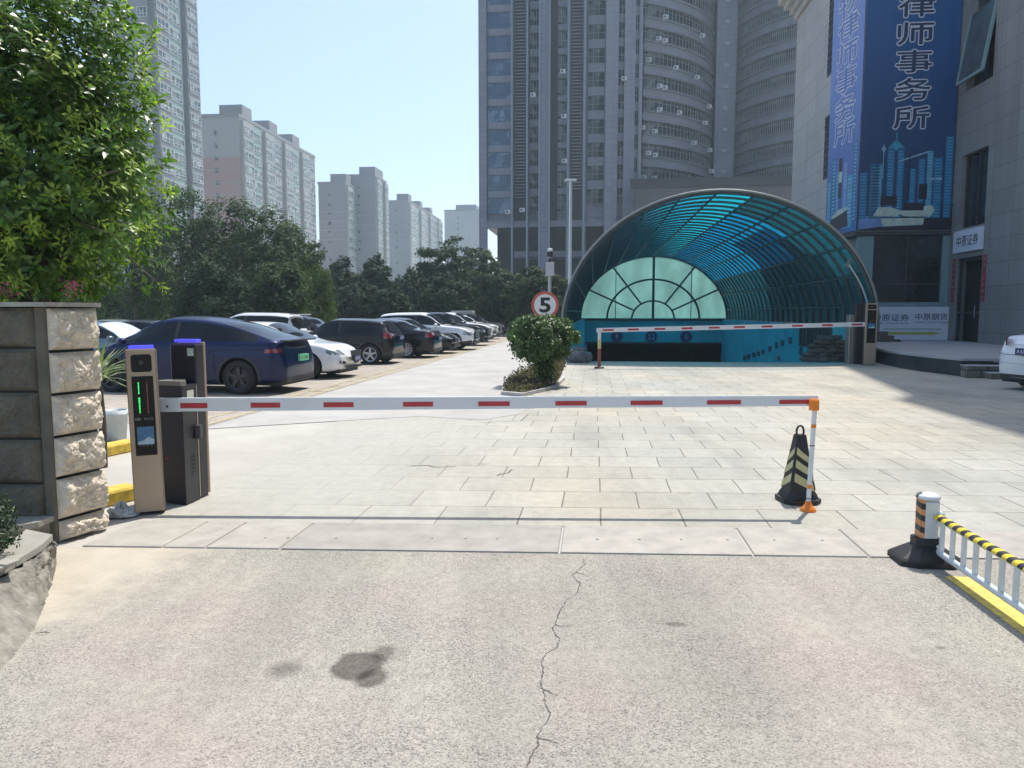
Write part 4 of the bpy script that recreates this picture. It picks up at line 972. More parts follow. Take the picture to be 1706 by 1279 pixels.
def wheel(root, x, y, r, side, rimm, spokes):
    wd = .23
    y0 = y if side > 0 else y
    mb = MB(); a, b_ = (y-wd, y) if side > 0 else (y, y+wd)
    o_, i_ = (y, y-wd) if side > 0 else (y, y+wd)
    s_ = -1 if side > 0 else 1
    mb.lathe([(r*.66, o_+s_*.015), (r*.70, o_), (r*.93, o_+s_*.004), (r, o_+s_*.04), (r, i_-s_*.04), (r*.9, i_), (r*.3, i_)], (x, 0, r), 28, 0, 'y')
    ty = mb.build('wheel', M_tyre, root)
    mb = MB(); mb.lathe([(0, o_+s_*.06), (r*.6, o_+s_*.075)], (x, 0, r), 24, 1, 'y')
    mb.lathe([(r*.60, o_+s_*.075), (r*.62, o_+s_*.008), (r*.70, o_-s_*.003)], (x, 0, r), 28, 0, 'y')
    mb.lathe([(0, o_+s_*.012), (r*.13, o_+s_*.015), (r*.15, o_+s_*.05)], (x, 0, r), 12, 0, 'y')
    for k in range(spokes):
        a = 2*math.pi*k/spokes; Mx = Matrix.Translation((x, o_+s_*.035, r)) @ Matrix.Rotation(a, 4, 'Y')
        mb.add([Mx @ Vector(p) for p in ((-.032, s_*-.015, r*.1), (.032, s_*-.015, r*.1), (.026, s_*-.012, r*.63), (-.026, s_*-.012, r*.63), (-.032, s_*.03, r*.1), (.032, s_*.03, r*.1), (.026, s_*.03, r*.63), (-.026, s_*.03, r*.63))],
               [(0, 1, 2, 3), (4, 5, 6, 7), (0, 3, 7, 4), (1, 2, 6, 5)], 0)
    mb.build('rim', [rimm, M_plast], ty)
def car(label, kind, paintm, front, heading, nose_in, group='cars parked in the car park', rimm=None, spokes=5, glassm=None, plate=None, shade=False, tail='wide', lod=1, front_style='sedan', cat='car', name='parked_car', trimm=None):
    """front: world point of the end facing the aisle; heading = direction of travel angle of car's nose"""
    T = TYPES[kind]; L, W, H = T['L'], T['W'], T['H']; glassm = glassm or M_cg; rimm = rimm or M_rim
    hx = Vector((math.cos(heading), math.sin(heading), 0))
    c0 = Vector((front[0], front[1], 0)) + hx*(L/2 if nose_in else -L/2)
    root = empty(name, c0, heading); tag(root, label, cat, group)
    xs = np.unique(np.concatenate([np.linspace(-L/2, L/2, int(150*lod)), np.linspace(-L/2, -L/2+.35, 14), np.linspace(L/2-.35, L/2, 14)]))
    xf, xr = L/2-T['fo'], L/2-T['fo']-T['wb']; r = T['r']; Ra = r+.055
    Tz = hermite(T['top'], xs); Bn = T['belt'][0]+(T['belt'][1]-T['belt'][0])*(.5-xs/L); B = np.minimum(Bn, Tz-.035)
    cab = np.clip((Tz-Bn)/.34, 0, 1); cab = cab*cab*(3-2*cab)
    q = np.abs(2*xs/L); hw_ = W/2*(1-.05*q**2-.17*q**9)
    zb_ = T['sill']+.10*q**8
    ring = []; NS = 9; NT = 7
    for i, x in enumerate(xs):
        w_, b0, tz, bz, c_ = hw_[i], zb_[i], Tz[i], B[i], cab[i]
        pts = [(0, b0), (.7*w_, b0), (.93*w_, b0+.02), (.975*w_, b0+.07), (.985*w_, b0+.14)]
        for k in range(1, 15):
            z_ = b0+.14+(bz-.13-b0-.14)*k/14; pts.append((w_*(.985+.015*math.sin(math.pi*k/15)+(.006 if 8 < k < 12 else 0)), z_))
        pts += [(w_*.99, bz-.07), (w_*.975, bz-.03), (w_*.95, bz)]
        wr = w_*(.90-.20*c_); tr = tz-.015-.055*c_
        tr = max(tr, bz+.004)
        for k in range(1, NS+1):
            f_ = k/NS; pts.append((w_*.95+(wr-w_*.95)*(f_**1.15), bz+(tr-bz)*f_))
        for k in range(1, NT+1):
            a = k/NT; pts.append((wr*(1-a)*(1+.06*a), tr+(tz-tr)*(1-(1-a)**2.2)))
        ring.append(pts)
    npn = len(ring[0]); i_belt = 21
    V = np.zeros((len(xs), npn, 3))
    for i, x in enumerate(xs):
        for j, (y, z) in enumerate(ring[i]):
            wt = (2*abs(x)/L)**10; sg = 1 if x > 0 else -1
            zz = (z-.52)/.42
            V[i, j] = (x-sg*wt*(.07*zz*zz+.10*(y/(W/2))**2), y, z)
    V[:, 0:2, 2] = V[:, 0:2, 2]
    # snap arch edges
    for (xw) in (xf, xr):
        for i in range(len(xs)):
            for j in range(2, i_belt):
                p = V[i, j]; dx, dz = p[0]-xw, p[2]-r; dd = math.hypot(dx, dz)
                if abs(dd-Ra) < .021 and dz > -.25: V[i, j, 0] = xw+dx/dd*Ra; V[i, j, 2] = r+dz/dd*Ra
    parts = {k: [] for k in ('body', 'side_window', 'windscreen', 'rear_window', 'tail_light', 'headlight', 'trim', 'arch')}
    def cls(i, j):
        c_ = (V[i, j]+V[i+1, j]+V[i+1, j+1]+V[i, j+1])/4; x, y, z = c_
        if j >= 2 and j < i_belt:
            for xw in (xf, xr):
                dd = math.hypot(x-xw, z-r)
                if dd < Ra and z < r+Ra: return None
                if kind in ('suv', 'coupe_suv', 'cross', 'small') and dd < Ra+.055 and z < r+Ra: return 'trim'
        s_ = j-i_belt
        if 1 <= s_ < NS-1 and T['sw'][0] < x < T['sw'][1] and ring[i][i_belt+NS][1]-ring[i][i_belt][1] > .10:
            if T['bp'][0] < x < T['bp'][1]: return 'trim'
            return 'side_window'
        if s_ >= NS and T['ws'][0] < x < T['ws'][1] and y < W*.46: return 'windscreen'
        if s_ >= NS and T['rw'][0] < x < T['rw'][1] and kind != 'x': return 'rear_window'
        if j < 5 and kind in ('suv', 'cross', 'small'): return 'trim'
        if x > L/2-.42 and .60+.05*(kind in ('suv', 'cross', 'small')) < z-.16*(L/2-x) < .70+.09*(kind in ('suv', 'cross', 'small')) and y > W*.27: return 'headlight'
        if tail == 'thin':
            if x < -L/2+.42 and .88 < z < .94 and y > W*.31: return 'tail_light'
        elif tail == 'wide':
            if x < -L/2+.34 and (.78 if kind == 'sedan' else .86) < z < (.93 if kind == 'sedan' else 1.03) and y > W*(.25 if kind != 'notch' else .38): return 'tail_light'
        return 'body'
    for i in range(len(xs)-1):
        for j in range(npn-1):
            k = cls(i, j)
            if k: parts[k].append((i, j))
    mats_ = dict(body=paintm, side_window=glassm, windscreen=M_shade if shade else glassm, rear_window=glassm, tail_light=M_red_l, headlight=M_head, trim=trimm or M_plast, arch=M_plast)
    nv = len(xs)*npn
    jobs = []
    for k, fl_ in parts.items():
        if not fl_: continue
        if k in ('side_window', 'tail_light', 'headlight'):
            for sides in ((1,), (-1,)):
                if k == 'side_window':
                    for fr_ in (False, True):
                        sub_ = [q_ for q_ in fl_ if (xs[q_[0]] > T['bp'][0]) == fr_]
                        if sub_: jobs.append((k, sub_, sides))
                else: jobs.append((k, fl_, sides))
        elif k == 'trim':
            for nm_, sel_ in (('pillar_trim', [q_ for q_ in fl_ if q_[1] >= i_belt]), ('lower_cladding', [q_ for q_ in fl_ if q_[1] < i_belt])):
                if sel_:
                    mats_[nm_] = mats_['trim']
                    for sides in ((1,), (-1,)): jobs.append((nm_, sel_, sides))
        else: jobs.append((k, fl_, (1, -1)))
    for k, fl_, sides in jobs:
        mb = MB(); idx = {}; vs_ = []
        def vid(i, j, sd):
            key = (i, j, sd)
            if key not in idx: idx[key] = len(vs_); p = V[i, j]; vs_.append((p[0], p[1]*sd, p[2]))
            return idx[key]
        fs = []
        for i, j in fl_:
            if 1 in sides: fs.append((vid(i, j, 1), vid(i, j+1, 1), vid(i+1, j+1, 1), vid(i+1, j, 1)))
            if -1 in sides: fs.append((vid(i, j, -1), vid(i+1, j, -1), vid(i+1, j+1, -1), vid(i, j+1, -1)))
        if k == 'body':
            for e in (0, len(xs)-1):
                sg = -1 if e == 0 else 1
                KY = 10; rows = []
                for j in range(npn):
                    row = [vid(e, j, 1)]
                    for q_ in range(1, KY):
                        f_ = 1-2*q_/KY; p_ = V[e, j]; row.append(len(vs_))
                        vs_.append((p_[0]+sg*.045*(1-f_*f_)*min(1, 4*j/npn, 5*(npn-1-j)/npn), p_[1]*f_, p_[2]))
                    row.append(vid(e, j, -1)); rows.append(row)
                for j in range(npn-1):
                    for q_ in range(KY):
                        f_ = (rows[j][q_], rows[j+1][q_], rows[j+1][q_+1], rows[j][q_+1]); fs.append(f_[::-1] if e == 0 else f_)
        mb.add(vs_, fs, 0, True); mb.build(k, mats_[k], root)
    mb = MB(); mb.box(-L/2+.15, L/2-.15, -W*.38, W*.38, T['sill']-.02, .62)
    for xw in (xf, xr): mb.box(xw-Ra-.02, xw+Ra+.02, -W*.475, W*.475, r*.9, r+Ra+.03) if False else None
    for xw in (xf, xr): mb.box(xw-Ra-.03, xw+Ra+.03, -W*.36, W*.36, .3, min(r+Ra+.04, T['belt'][0]-.12))
    mb.build('underbody', M_black, root)
    for xw in (xf, xr):
        for sd in (1, -1): wheel(root, xw, sd*(W/2-.03), r, sd, rimm, spokes)
    for sd in (1, -1):
        mb = MB(); mb.lathe([(0, -.10), (.06, -.08), (.085, 0), (.06, .08), (0, .10)], (0, 0, 0), 10, 0, 'y')
        for i_ in range(len(mb.v)): p = mb.v[i_]; mb.v[i_] = (p[0]+T['ws'][1]-.25, p[1]+sd*(W/2+.06), p[2]*.85+T['belt'][0]+.08)
        mb.build('mirror', paintm, root)
    # front fascia
    xe = L/2+.02
    mb = MB()
    if front_style == 'shield':
        mb.add([(xe+.035, -.42, .72), (xe+.035, .42, .72), (xe+.045, .34, .50), (xe+.04, .16, .38), (xe+.04, -.16, .38), (xe+.045, -.34, .50)], [tuple(range(6))]); mb.add([(xe-.05, -.55, .33), (xe+.0, .55, .33), (xe+.0, .5, .26), (xe-.05, -.5, .26)], [(0, 1, 2, 3)])
        for s_ in (-1, 1): mb.add([(xe-.03, s_*.55, .45), (xe-.12, s_*.78, .48), (xe-.12, s_*.75, .40), (xe-.03, s_*.58, .38)], [(0, 1, 2, 3)])
    elif front_style == 'big':
        mb.box(xe-.05, xe+.03, -.42, .42, .50, .86); mb.box(xe-.05, xe+.02, -.6, .6, .28, .40)
        for k in range(5): mb.box(xe+.03, xe+.04, -.40, .40, .53+k*.07, .545+k*.07, 1)
    else:
        mb.box(xe-.05, xe+.02, -.40, .40, .48, .64); mb.box(xe-.05, xe+.015, -.6, .6, .27, .38)
        for k in range(3): mb.box(xe+.02, xe+.03, -.38, .38, .50+k*.05, .51+k*.05, 1)
    mb.build('grille', [M_plast, M_rim], root)
    if not nose_in:
        mb = MB(); px_ = xe+.085; mb.box(px_-.01, px_, -.22, .22, .44, .58); pl_ = mb.build('licence_plate', M_plB, root)
        mb = MB(); put_text(mb, plate or 'A·5K27', .36, .08, (px_+.002, 0, .51), (0, 1, 0), (0, 0, 1)); mb.build('plate_text', M_plT, pl_)
    else:
        zc = .74 if kind == 'coupe_suv' else .86
        px_ = -L/2-.05
        if kind == 'sedan': zc = .72
        gm = M_plG if kind == 'coupe_suv' else M_plB
        mb = MB(); mb.box(px_, px_+.05, -.22, .22, zc-.07, zc+.07); pl_ = mb.build('licence_plate', gm, root)
        mb = MB(); put_text(mb, plate or 'A·61R7', .36, .08, (px_-.002, 0, zc), (0, -1, 0), (0, 0, 1)); mb.build('plate_text', M_plK if gm is M_plG else M_plT, pl_)
        if kind == 'notch':
            for s_ in (-1, 1):
                mb = MB()
                def tl(u, v_): y_ = s_*(.50+.38*u); return Vector((-L/2-.02+.50*u**1.6, y_*.91, .98+.19*v_-.05*u*v_))
                mb.grid(tl, 8, 3, 0, True); mb.build('tail_light', M_red_l, root)
            mb = MB(); mb.tube([(-L/2+.06, -.72, .80), (-L/2-.03, -.5, .785), (-L/2-.05, 0, .78), (-L/2-.03, .5, .785), (-L/2+.06, .72, .80)], .007, 5); mb.build('bumper_seam', M_plast, root)
            mb = MB(); mb.tube([(-L/2+.0, -.78, .60), (-L/2-.05, 0, .585), (-L/2+.0, .78, .60)], .006, 5); mb.build('bumper_crease', M_rim, root)
        mb = MB(); mb.box(-L/2+.045, -L/2+.3, -W*.36, W*.36, .24, .35); mb.build('bumper_insert', M_plast, root)
        if kind == 'coupe_suv':
            mb = MB(); mb.box(-L/2-.015, -L/2+.16, -.72, .72, 1.095, 1.125); mb.build('spoiler', M_plast, root)
        if kind in ('cross', 'suv'):
            mb = MB(); mb.box(-L/2+.08, -L/2+.42, -.60, .60, H-.10, H-.065); mb.build('spoiler', paintm, root)
    if lod >= 1:
        for sd in (1, -1):
            for xx in (T['bp'][0]-.22-(.55), T['bp'][0]+.02):
                mb = MB(); mb.bbox(xx, xx+.19, sd*(W/2-.012)-.015, sd*(W/2-.012)+.015, T['belt'][0]-.16, T['belt'][0]-.125, .006); mb.build('door_handle', paintm, root)
            for xx in (T['bp'][0]+.02, T['ws'][1]-.18, T['bp'][0]-.85):
                mb = MB(); mb.tube([(xx, sd*(W/2-.010), T['belt'][0]-.08), (xx, sd*(W/2+.0005), T['belt'][0]-.3), (xx-.01, sd*(W/2-.012), T['sill']+.20)], .006, 4); mb.build('door_seam', M_black, root)
    return root
HD = R(180-8.5); OUT = R(-8.5)
car('deep blue coupe-roofed electric car with a green plate, nearest in the car park', 'coupe_suv', M_pb, (-4.52, 16.3), HD, True, rimm=M_rimd, plate='AD·8206', tail='thin', lod=1.25)
car('white hatchback parked nose out between the deep blue car and the empty bay', 'hatch', M_pw, (-4.15, 19.85), OUT, False, front_style='shield', rimm=M_rimd)
car('black crossover parked tail out with two-tone spoked wheels, next after the empty bay', 'small', M_pk_, (-3.72, 25.3), HD, True, spokes=5, lod=1.1)
car('dark plum saloon with a red tail lamp and silver ten-spoke wheels, parked tail out', 'sedan', M_pdk, (-2.75, 28.7), HD, True, spokes=10)
car('black saloon parked nose out beside the plum saloon', 'sedan', M_pk_, (-2.3, 31.5), OUT, False, front_style='sedan')
car('white car with a large dark grille parked nose out beside the black saloon', 'suv', M_pw, (-1.62, 34.5), OUT, False, front_style='big', rimm=M_rimd)
car('black van-like car with a chrome barred grille parked nose out', 'suv', M_pk_, (-1.2, 39.0), OUT, False, front_style='big')
car('white car with silver wheels parked nose out just past the black van-like car', 'suv', M_pw, (-1.0, 43.6), OUT, False, front_style='sedan')
tx = car('white car with a pale box on its roof near the far row end', 'cross', M_pw, (-.75, 48.3), OUT, False, front_style='big')
car('dark grey car at the far end of the row, half hidden by the round bush', 'cross', M_pdk, (-.35, 53.2), OUT, False, front_style='sedan')
mb = MB(); mb.bbox(-.9, .5, -.5, .5, 1.58, 1.80, .05); mb.build('roof_box', M_mull, tx)
car('white estate seen from its tail behind the black crossover', 'suv', M_pw, (-7.9, 29.2), HD, True, 'cars in the back row', lod=.8)
car('dark car with only its windscreen showing between the white estate and the black crossover', 'cross', M_pdk, (-7.2, 34.2), OUT, False, 'cars in the back row', lod=.8)
car('grey-green saloon behind the stone gate pillar, only its roof showing', 'sedan', M_pg, (-11.0, 25.5), OUT, False, 'cars in the back row', glassm=M_cgl, lod=.8)
car('teal-grey car with a bright sunshade in its windscreen behind the stone gate pillar', 'hatch', M_pt, (-9.1, 20.9), OUT, False, 'cars in the back row', shade=True, lod=.9)
car('black car half hidden behind the front of the deep blue car', 'sedan', M_pk_, (-9.2, 24.0), OUT, False, 'cars in the back row', lod=.8)
# white car at the right edge, tail towards the camera
p = G(1655, 648); phi = R(76)
hx = Vector((math.sin(phi), math.cos(phi), 0)); rx = Vector((hx.y, -hx.x, 0))
fr = Vector((p.x, p.y, 0))+rx*.62+hx*.14
car('white saloon with a dark blue plate seen from behind at the plaza edge', 'notch', M_pw, fr[:2], math.atan2(hx.y, hx.x), True, 'car on the plaza', plate='A·6171R', lod=1.2)

# ================================================================ BARRIER, KIOSKS, CONE, FENCE
M_bronze = mat('bronze_panel', (.40, .315, .235), .42, .35, .06, 3); M_bronze2 = mat('bronze_side', (.33, .30, .26), .35, .5, .05)
M_cab = mat('cabinet_graphite', (.032, .030, .038), .42, .2, .12, 2); M_screen = mat('screen_black', (.004, .004, .005), .25, var=0, spec=.25)
M_led = mat('led_blue', (.05, .05, .5), .3, var=0, emit=(.09, .09, 1.0), estr=.55); M_green = mat('led_green', (.02, .3, .04), .3, var=0, emit=(.03, .9, .15), estr=1.0); M_ledr = mat('led_red', (.3, .05, .05), .3, var=0, emit=(.5, .15, .15), estr=.35)
M_scr = mat('screen_blue', (.05, .16, .32), .2, var=.3, vs=14); M_scrw = mat('screen_cloud', (.35, .48, .56), .3, var=.2, vs=20)
M_wh = mat('barrier_white', (.66, .69, .70), .4, var=.05, vs=3); M_rd = mat('reflective_red', (.42, .03, .04), .35, var=.12, vs=8)
M_stick = mat('sticker', (.55, .60, .52), .5, var=.3, vs=60); M_orange = mat('orange_plastic', (.80, .22, .02), .4, var=.1, vs=9); M_dkgrey = mat('dark_grey', (.05, .05, .055), .5)
def kiosk(label, loc, rz, hgt, wd, dp, group, back=False, lean=0, lit=True):
    root = empty('gate_kiosk', loc, rz); tag(root, label, 'kiosk', group)
    root.rotation_euler = (0, lean, rz)
    b_ = MB(); b_.bbox(-wd/2, wd/2, 0.012, dp, 0, hgt-.015, .012); b_.build('housing', M_cab, root)
    f_ = MB(); f_.bbox(-wd/2-.003, wd/2+.003, -.02, .0115, .02, hgt, .008); f_.build('front_panel', M_bronze, root)
    e = MB(); e.box(wd/2+.0035, wd/2+.007, -.015, .02, .03, hgt-.01); e.build('edge_strip', M_bronze2, root)
    if lit: m_ = MB(); m_.bbox(-wd/2+.02, wd/2-.02, .01, dp*.7, hgt+.001, hgt+.028, .006); m_.build('light_cap', M_led, root)
    # camera window
    n = 6; rr_ = .022; x0, x1, z0_, z1_ = -wd*.33, wd*.36, hgt-.19, hgt-.045
    pts = []
    for cx_, cz_, a0 in ((x1-rr_, z1_-rr_, 0), (x0+rr_, z1_-rr_, 90), (x0+rr_, z0_+rr_, 180), (x1-rr_, z0_+rr_, 270)):
        for k in range(n+1): a = R(a0+90*k/n); pts.append((cx_+rr_*math.cos(a), -.024, cz_+rr_*math.sin(a)))
    c_ = MB(); c_.add(pts, [tuple(range(len(pts)))[::-1]]); cw = c_.build('camera_window', M_screen, root)
    c_ = MB(); c_.lathe([(.0, -.03), (.02, -.03), (.022, -.0245)], (0, 0, hgt-.11), 12, 0, 'y'); c_.build('lens', M_dkgrey, cw)
    zt, zl = hgt-.225, hgt*.36
    d_ = MB(); d_.box(-wd*.34, wd*.38, -.026, -.0205, zl, zt); dp_ = d_.build('display_panel', M_screen, root)
    g = MB(); z = zt-.05; r_ = random.Random(4)
    y_ = -.0275
    for k in range(16):
        if k in (6, 7): z -= .014; continue
        ww = r_.uniform(.006, .014); g.box(-wd*.12-ww/2, -wd*.12+ww/2, y_, -.0262, z-.012, z); z -= .0165
    g.build('led_text', M_green if lit else M_dkgrey, dp_)
    g = MB(); z = zt-.05
    for k in range(14): ww = r_.uniform(.003, .007); g.box(wd*.16-ww/2, wd*.16+ww/2, y_, -.0262, z-.008, z); z -= .019
    g.build('led_text', M_ledr, dp_)
    g = MB()
    for xx in (-.045, -.025): g.lathe([(.011, y_), (.007, y_)], (xx-.01, 0, zt-.355), 12, 0, 'y', False)
    put_text(g, '停立方', .07, .02, (.035, y_, zt-.355), (1, 0, 0), (0, 0, 1)); g.build('logo', M_mull, dp_)
    s_ = MB(); zs = zt-.42; s_.box(-wd*.26, wd*.31, -.029, -.0265, zs-.15, zs); sc = s_.build('screen', M_scr, dp_)
    s_ = MB(); s_.add([(-wd*.25, -.0295, zs-.148), (wd*.30, -.0295, zs-.148), (wd*.3, -.0295, zs-.11), (wd*.1, -.0295, zs-.085), (-wd*.05, -.0295, zs-.115), (-wd*.25, -.0295, zs-.125)], [tuple(range(6))]); s_.build('screen_picture', M_scrw, sc)
    k_ = MB()
    for i in range(4):
        for j in range(2): k_.lathe([(.010, -.0275), (.0, -.0275)], (-.045+i*.03, 0, zl+.115-j*.03), 8, 0, 'y', False)
    k_.build('speaker_holes', M_dkgrey, dp_)
    if back:
        s_ = MB(); s_.box(-wd/2-.003+.02, -wd/2+.08, dp+.001, dp+.003, hgt-.12, hgt-.05); s_.build('sticker', M_stick, root)
    return root
g0, g1 = G(224, 860), G(273, 856)
kw = (g1-g0).length; kc = (g0+g1)/2; kr = math.atan2(g1.y-g0.y, g1.x-g0.x)
khgt = Zat(584, g0.y+.0)
kiosk('bronze-fronted payment kiosk with lit green characters, nearest on the left', kc+Vector((0, .02, .012)), kr, khgt, kw, .13, 'payment kiosks', lean=R(-.8))
# second kiosk seen from behind
g2 = G(352, 824); g3 = G(305, 832)
kiosk('dark-backed payment kiosk with a pale sticker behind the barrier cabinet', Vector((g2.x-.13, g2.y+.0, .012)), R(180)+R(-10), khgt+.03, kw+.03, .14, 'payment kiosks', back=True)
# barrier cabinet + boom
bm = empty('boom_barrier', (0, 0, .012)); tag(bm, 'white boom barrier with red bars across the near lane and its graphite cabinet', 'barrier')
q0, q1, q2 = G(273, 838), G(311, 843), G(335, 832)
foot_ = [(q0.x, q0.y), (q1.x, q1.y), (q2.x, q2.y), (q0.x+.10, q2.y+.14)]
ch_ = Zat(640, 6.7)
mb = MB(); mb.prism(foot_, 0, ch_-.012); cb = mb.build('cabinet', M_cab, bm)
mb = MB(); mb.prism([(q0.x-.02, q0.y-.015), (q1.x+.0, q1.y-.02), (q1.x+.03, q1.y+.02), (q0.x+.12, q2.y+.12)], ch_-.01, ch_+.03); mb.build('lid', M_bronze2, cb)
dr_ = (Vector(foot_[2])-Vector(foot_[1])); dn_ = dr_.normalized(); nn2 = Vector((dn_.y, -dn_.x))
def on_face(a, z, o=.003): p = Vector(foot_[1])+dr_*a+nn2*o; return Vector((p.x, p.y, z))
def face_patch(a0, a1, z0_, z1_, o=.003): return [on_face(a0, z0_, o), on_face(a1, z0_, o), on_face(a1, z1_, o), on_face(a0, z1_, o)]
mb = MB(); mb.add(face_patch(.30, .75, ch_-.14, ch_-.06), [(0, 1, 2, 3)]); mb.build('sticker', M_stick, cb)
mb = MB(); mb.add(face_patch(.93, 1.0, 0.02, ch_-.02), [(0, 1, 2, 3)]); mb.build('edge_strip', M_bronze2, cb)
mb = MB()
for k in range(5): mb.add(face_patch(.45, .72, .26+k*.035, .275+k*.035), [(0, 1, 2, 3)])
mb.build('vent', M_black, cb)
mb = MB(); c_ = on_face(.85, .62, .02); mb.bbox(c_.x-.02, c_.x+.03, c_.y-.03, c_.y+.03, .56, .68, .006); mb.build('lock', M_dkgrey, cb)
mb = MB(); mb.lathe([(.0, 0), (.014, 0), (.0, -.001)], (0, 0, 0), 10, 0, 'y'); 
for i_ in range(len(mb.v)): p = mb.v[i_]; mb.v[i_] = (p[0]+q0.x*.4+q1.x*.6-.05, p[1]+q1.y-.016, p[2]+.42)
mb.build('indicator', M_rd, cb)
# boom: from left pivot to right tip
yl, yr = 6.52, 6.40
bl = P(268, 674, yl); brr = P(1358, 667.5, yr)
zl0, zl1 = P(268, 685, yl).z, P(268, 663, yl).z; zr0, zr1 = P(1358, 676, yr).z, P(1358, 659, yr).z
def boom_pt(px): a = (px-268)/(1358-268); Y = yl+(yr-yl)*a; u = (px-CX)/F_PX; return a, u*Y*(1/ (math.cos(PITCH)+((CY-670)/F_PX)*math.sin(PITCH))), Y
def boom_seg(mb, pa, pb, f0, f1, y0, y1, m_=0):
    out = []
    for px in (pa, pb):
        a, x, Y = boom_pt(px); zz0, zz1 = zl0+(zr0-zl0)*a, zl1+(zr1-zl1)*a
        for f_ in (f0, f1):
            for yy in (y0, y1): out.append((x, Y+yy, zz0+(zz1-zz0)*f_))
    mb.add(out, [(0, 1, 3, 2), (4, 6, 7, 5), (0, 4, 5, 1), (2, 3, 7, 6), (0, 2, 6, 4), (1, 5, 7, 3)], m_)
mb = MB(); boom_seg(mb, 300, 890, 0, 1, -.022, .022); boom_seg(mb, 268, 302, -.02, 1.02, -.028, .028); boom_seg(mb, 888, 1361, .03, .97, -.02, .02); boom_seg(mb, 300, 1361, .9, 1.03, -.012, .012)
bo = mb.build('boom', M_wh, bm); bo.location.z = -.012
for a, b_ in ((297, 347), (419, 468), (540, 590), (672, 722), (797, 849), (925, 977), (1050, 1103), (1177, 1233), (1297, 1352)):
    mb = MB(); boom_seg(mb, a, b_, .24, .64, -.0245, .0245); rb = mb.build('red_bar', M_rd, bo)
mb = MB(); a, x, Y = boom_pt(281); mb.lathe([(0, -.034), (.010, -.034), (.010, -.027)], (x, Y, (zl0+zl1)/2-.012), 10, 0, 'y'); mb.build('bolt', M_dkgrey, bo)
mb = MB(); mb.tube([(bl.x-.10, yl, (zl0+zl1)/2-.012), (bl.x-.10, yl+.2, (zl0+zl1)/2-.012)], .035, 12); mb.build('pivot', M_dkgrey, bo)
# support post under the tip
tipx = brr.x-.018; pb = G(1351, 855)
root = empty('boom_rest_post', (pb.x, yr-.045, 0)); tag(root, 'white rest post with orange cap and foot under the boom tip', 'post')
dx_ = tipx-pb.x; ztip = zr0+.01
mb = MB(); mb.tube([(0, 0, .05), (dx_*.97, 0, ztip)], .0195, 12); pp = mb.build('pole', M_wh, root)
for f_ in (.22, .79): mb = MB(); mb.tube([(dx_*f_, 0, ztip*f_), (dx_*(f_+.035), 0, ztip*(f_+.035))], .0212, 12); mb.build('orange_band', M_orange, pp)
for f_ in (.12, .62): mb = MB(); mb.tube([(dx_*f_, 0, ztip*f_), (dx_*(f_+.008), 0, ztip*(f_+.008))], .0222, 12); mb.build('joint_ring', M_dkgrey, pp)
mb = MB(); mb.lathe([(.068, .0), (.068, .012), (.045, .035), (.028, .06), (.022, .085), (0, .085)], (0, 0, .006), 14); mb.build('foot', M_orange, root)
mb = MB(); c_ = P(1355, 673, yr-.05); cx0 = c_.x-pb.x; mb.bbox(cx0-.038, cx0+.038, -.05, .01, c_.z-.05, c_.z+.045, .014); mb.build('cap', M_orange, root)
# traffic cone (square black rubber cone with pale yellow chevrons)
cp = G(1333, 838); M_rub = mat('black_rubber', (.018, .018, .019), .6, var=.3, vs=12, bs=30, bst=.2); M_chev = mat('faded_yellow_film', (.50, .47, .24), .5, var=.2, vs=16)
root = empty('traffic_cone', (cp.x, cp.y+.06, .012), R(3)); tag(root, 'black square rubber cone with pale yellow slanted stripes beside the boom rest post', 'traffic cone')
mb = MB(); mb.prism([(.17, .10), (.10, .17), (-.10, .17), (-.17, .10), (-.17, -.10), (-.10, -.17), (.10, -.17), (.17, -.10)], 0, .035)
def sq(h, hz, c=.25): return [(h, h*c, hz), (h*c, h, hz), (-h*c, h, hz), (-h, h*c, hz), (-h, -h*c, hz), (-h*c, -h, hz), (h*c, -h, hz), (h, -h*c, hz)]
lv = [sq(.145, .035, .7), sq(.135, .07, .7), sq(.115, .10, .75), sq(.112, .13, .8), sq(.045, .585, .8), sq(.042, .60, .8)]
vs_ = [p for q in lv for p in q]; mb.add(vs_, [(k*8+i, k*8+(i+1) % 8, k*8+8+(i+1) % 8, k*8+8+i) for k in range(5) for i in range(8)]+[tuple(range(40, 48))])
mb.build('cone_body', M_rub, root)
mb = MB(); mb.tube([(-.03, 0, .59), (-.033, 0, .635), (-.022, 0, .668), (0, 0, .68), (.022, 0, .668), (.033, 0, .635), (.03, 0, .59)], .010, 8); mb.build('handle', M_rub, root)
hs = lambda z: .1135+(.0452-.1135)*(z-.13)/(.455)
mb = MB()
for (zz, hh) in ((.15, .10), (.275, .09), (.39, .08)):
    for ang in range(4):
        Mx = Matrix.Rotation(R(90*ang), 4, 'Z')
        def cpnt(u, z): h = hs(z); return Mx @ Vector((u*h*.8, -h*1.02-.0012, z))
        up_ = .085 if ang % 2 == 0 else -.0
        ns = 6
        for i in range(ns):
            u0, u1 = -1+2*i/ns, -1+2*(i+1)/ns; s0_ = -(u0)*.045*(1 if ang % 2 == 0 else -1); s1_ = -(u1)*.045*(1 if ang % 2 == 0 else -1)
            mb.add([cpnt(u0, zz+s0_), cpnt(u1, zz+s1_), cpnt(u1, zz+hh*.75+s1_), cpnt(u0, zz+hh*.75+s0_)], [(0, 1, 2, 3)])
mb.build('reflective_stripe', M_chev, root)
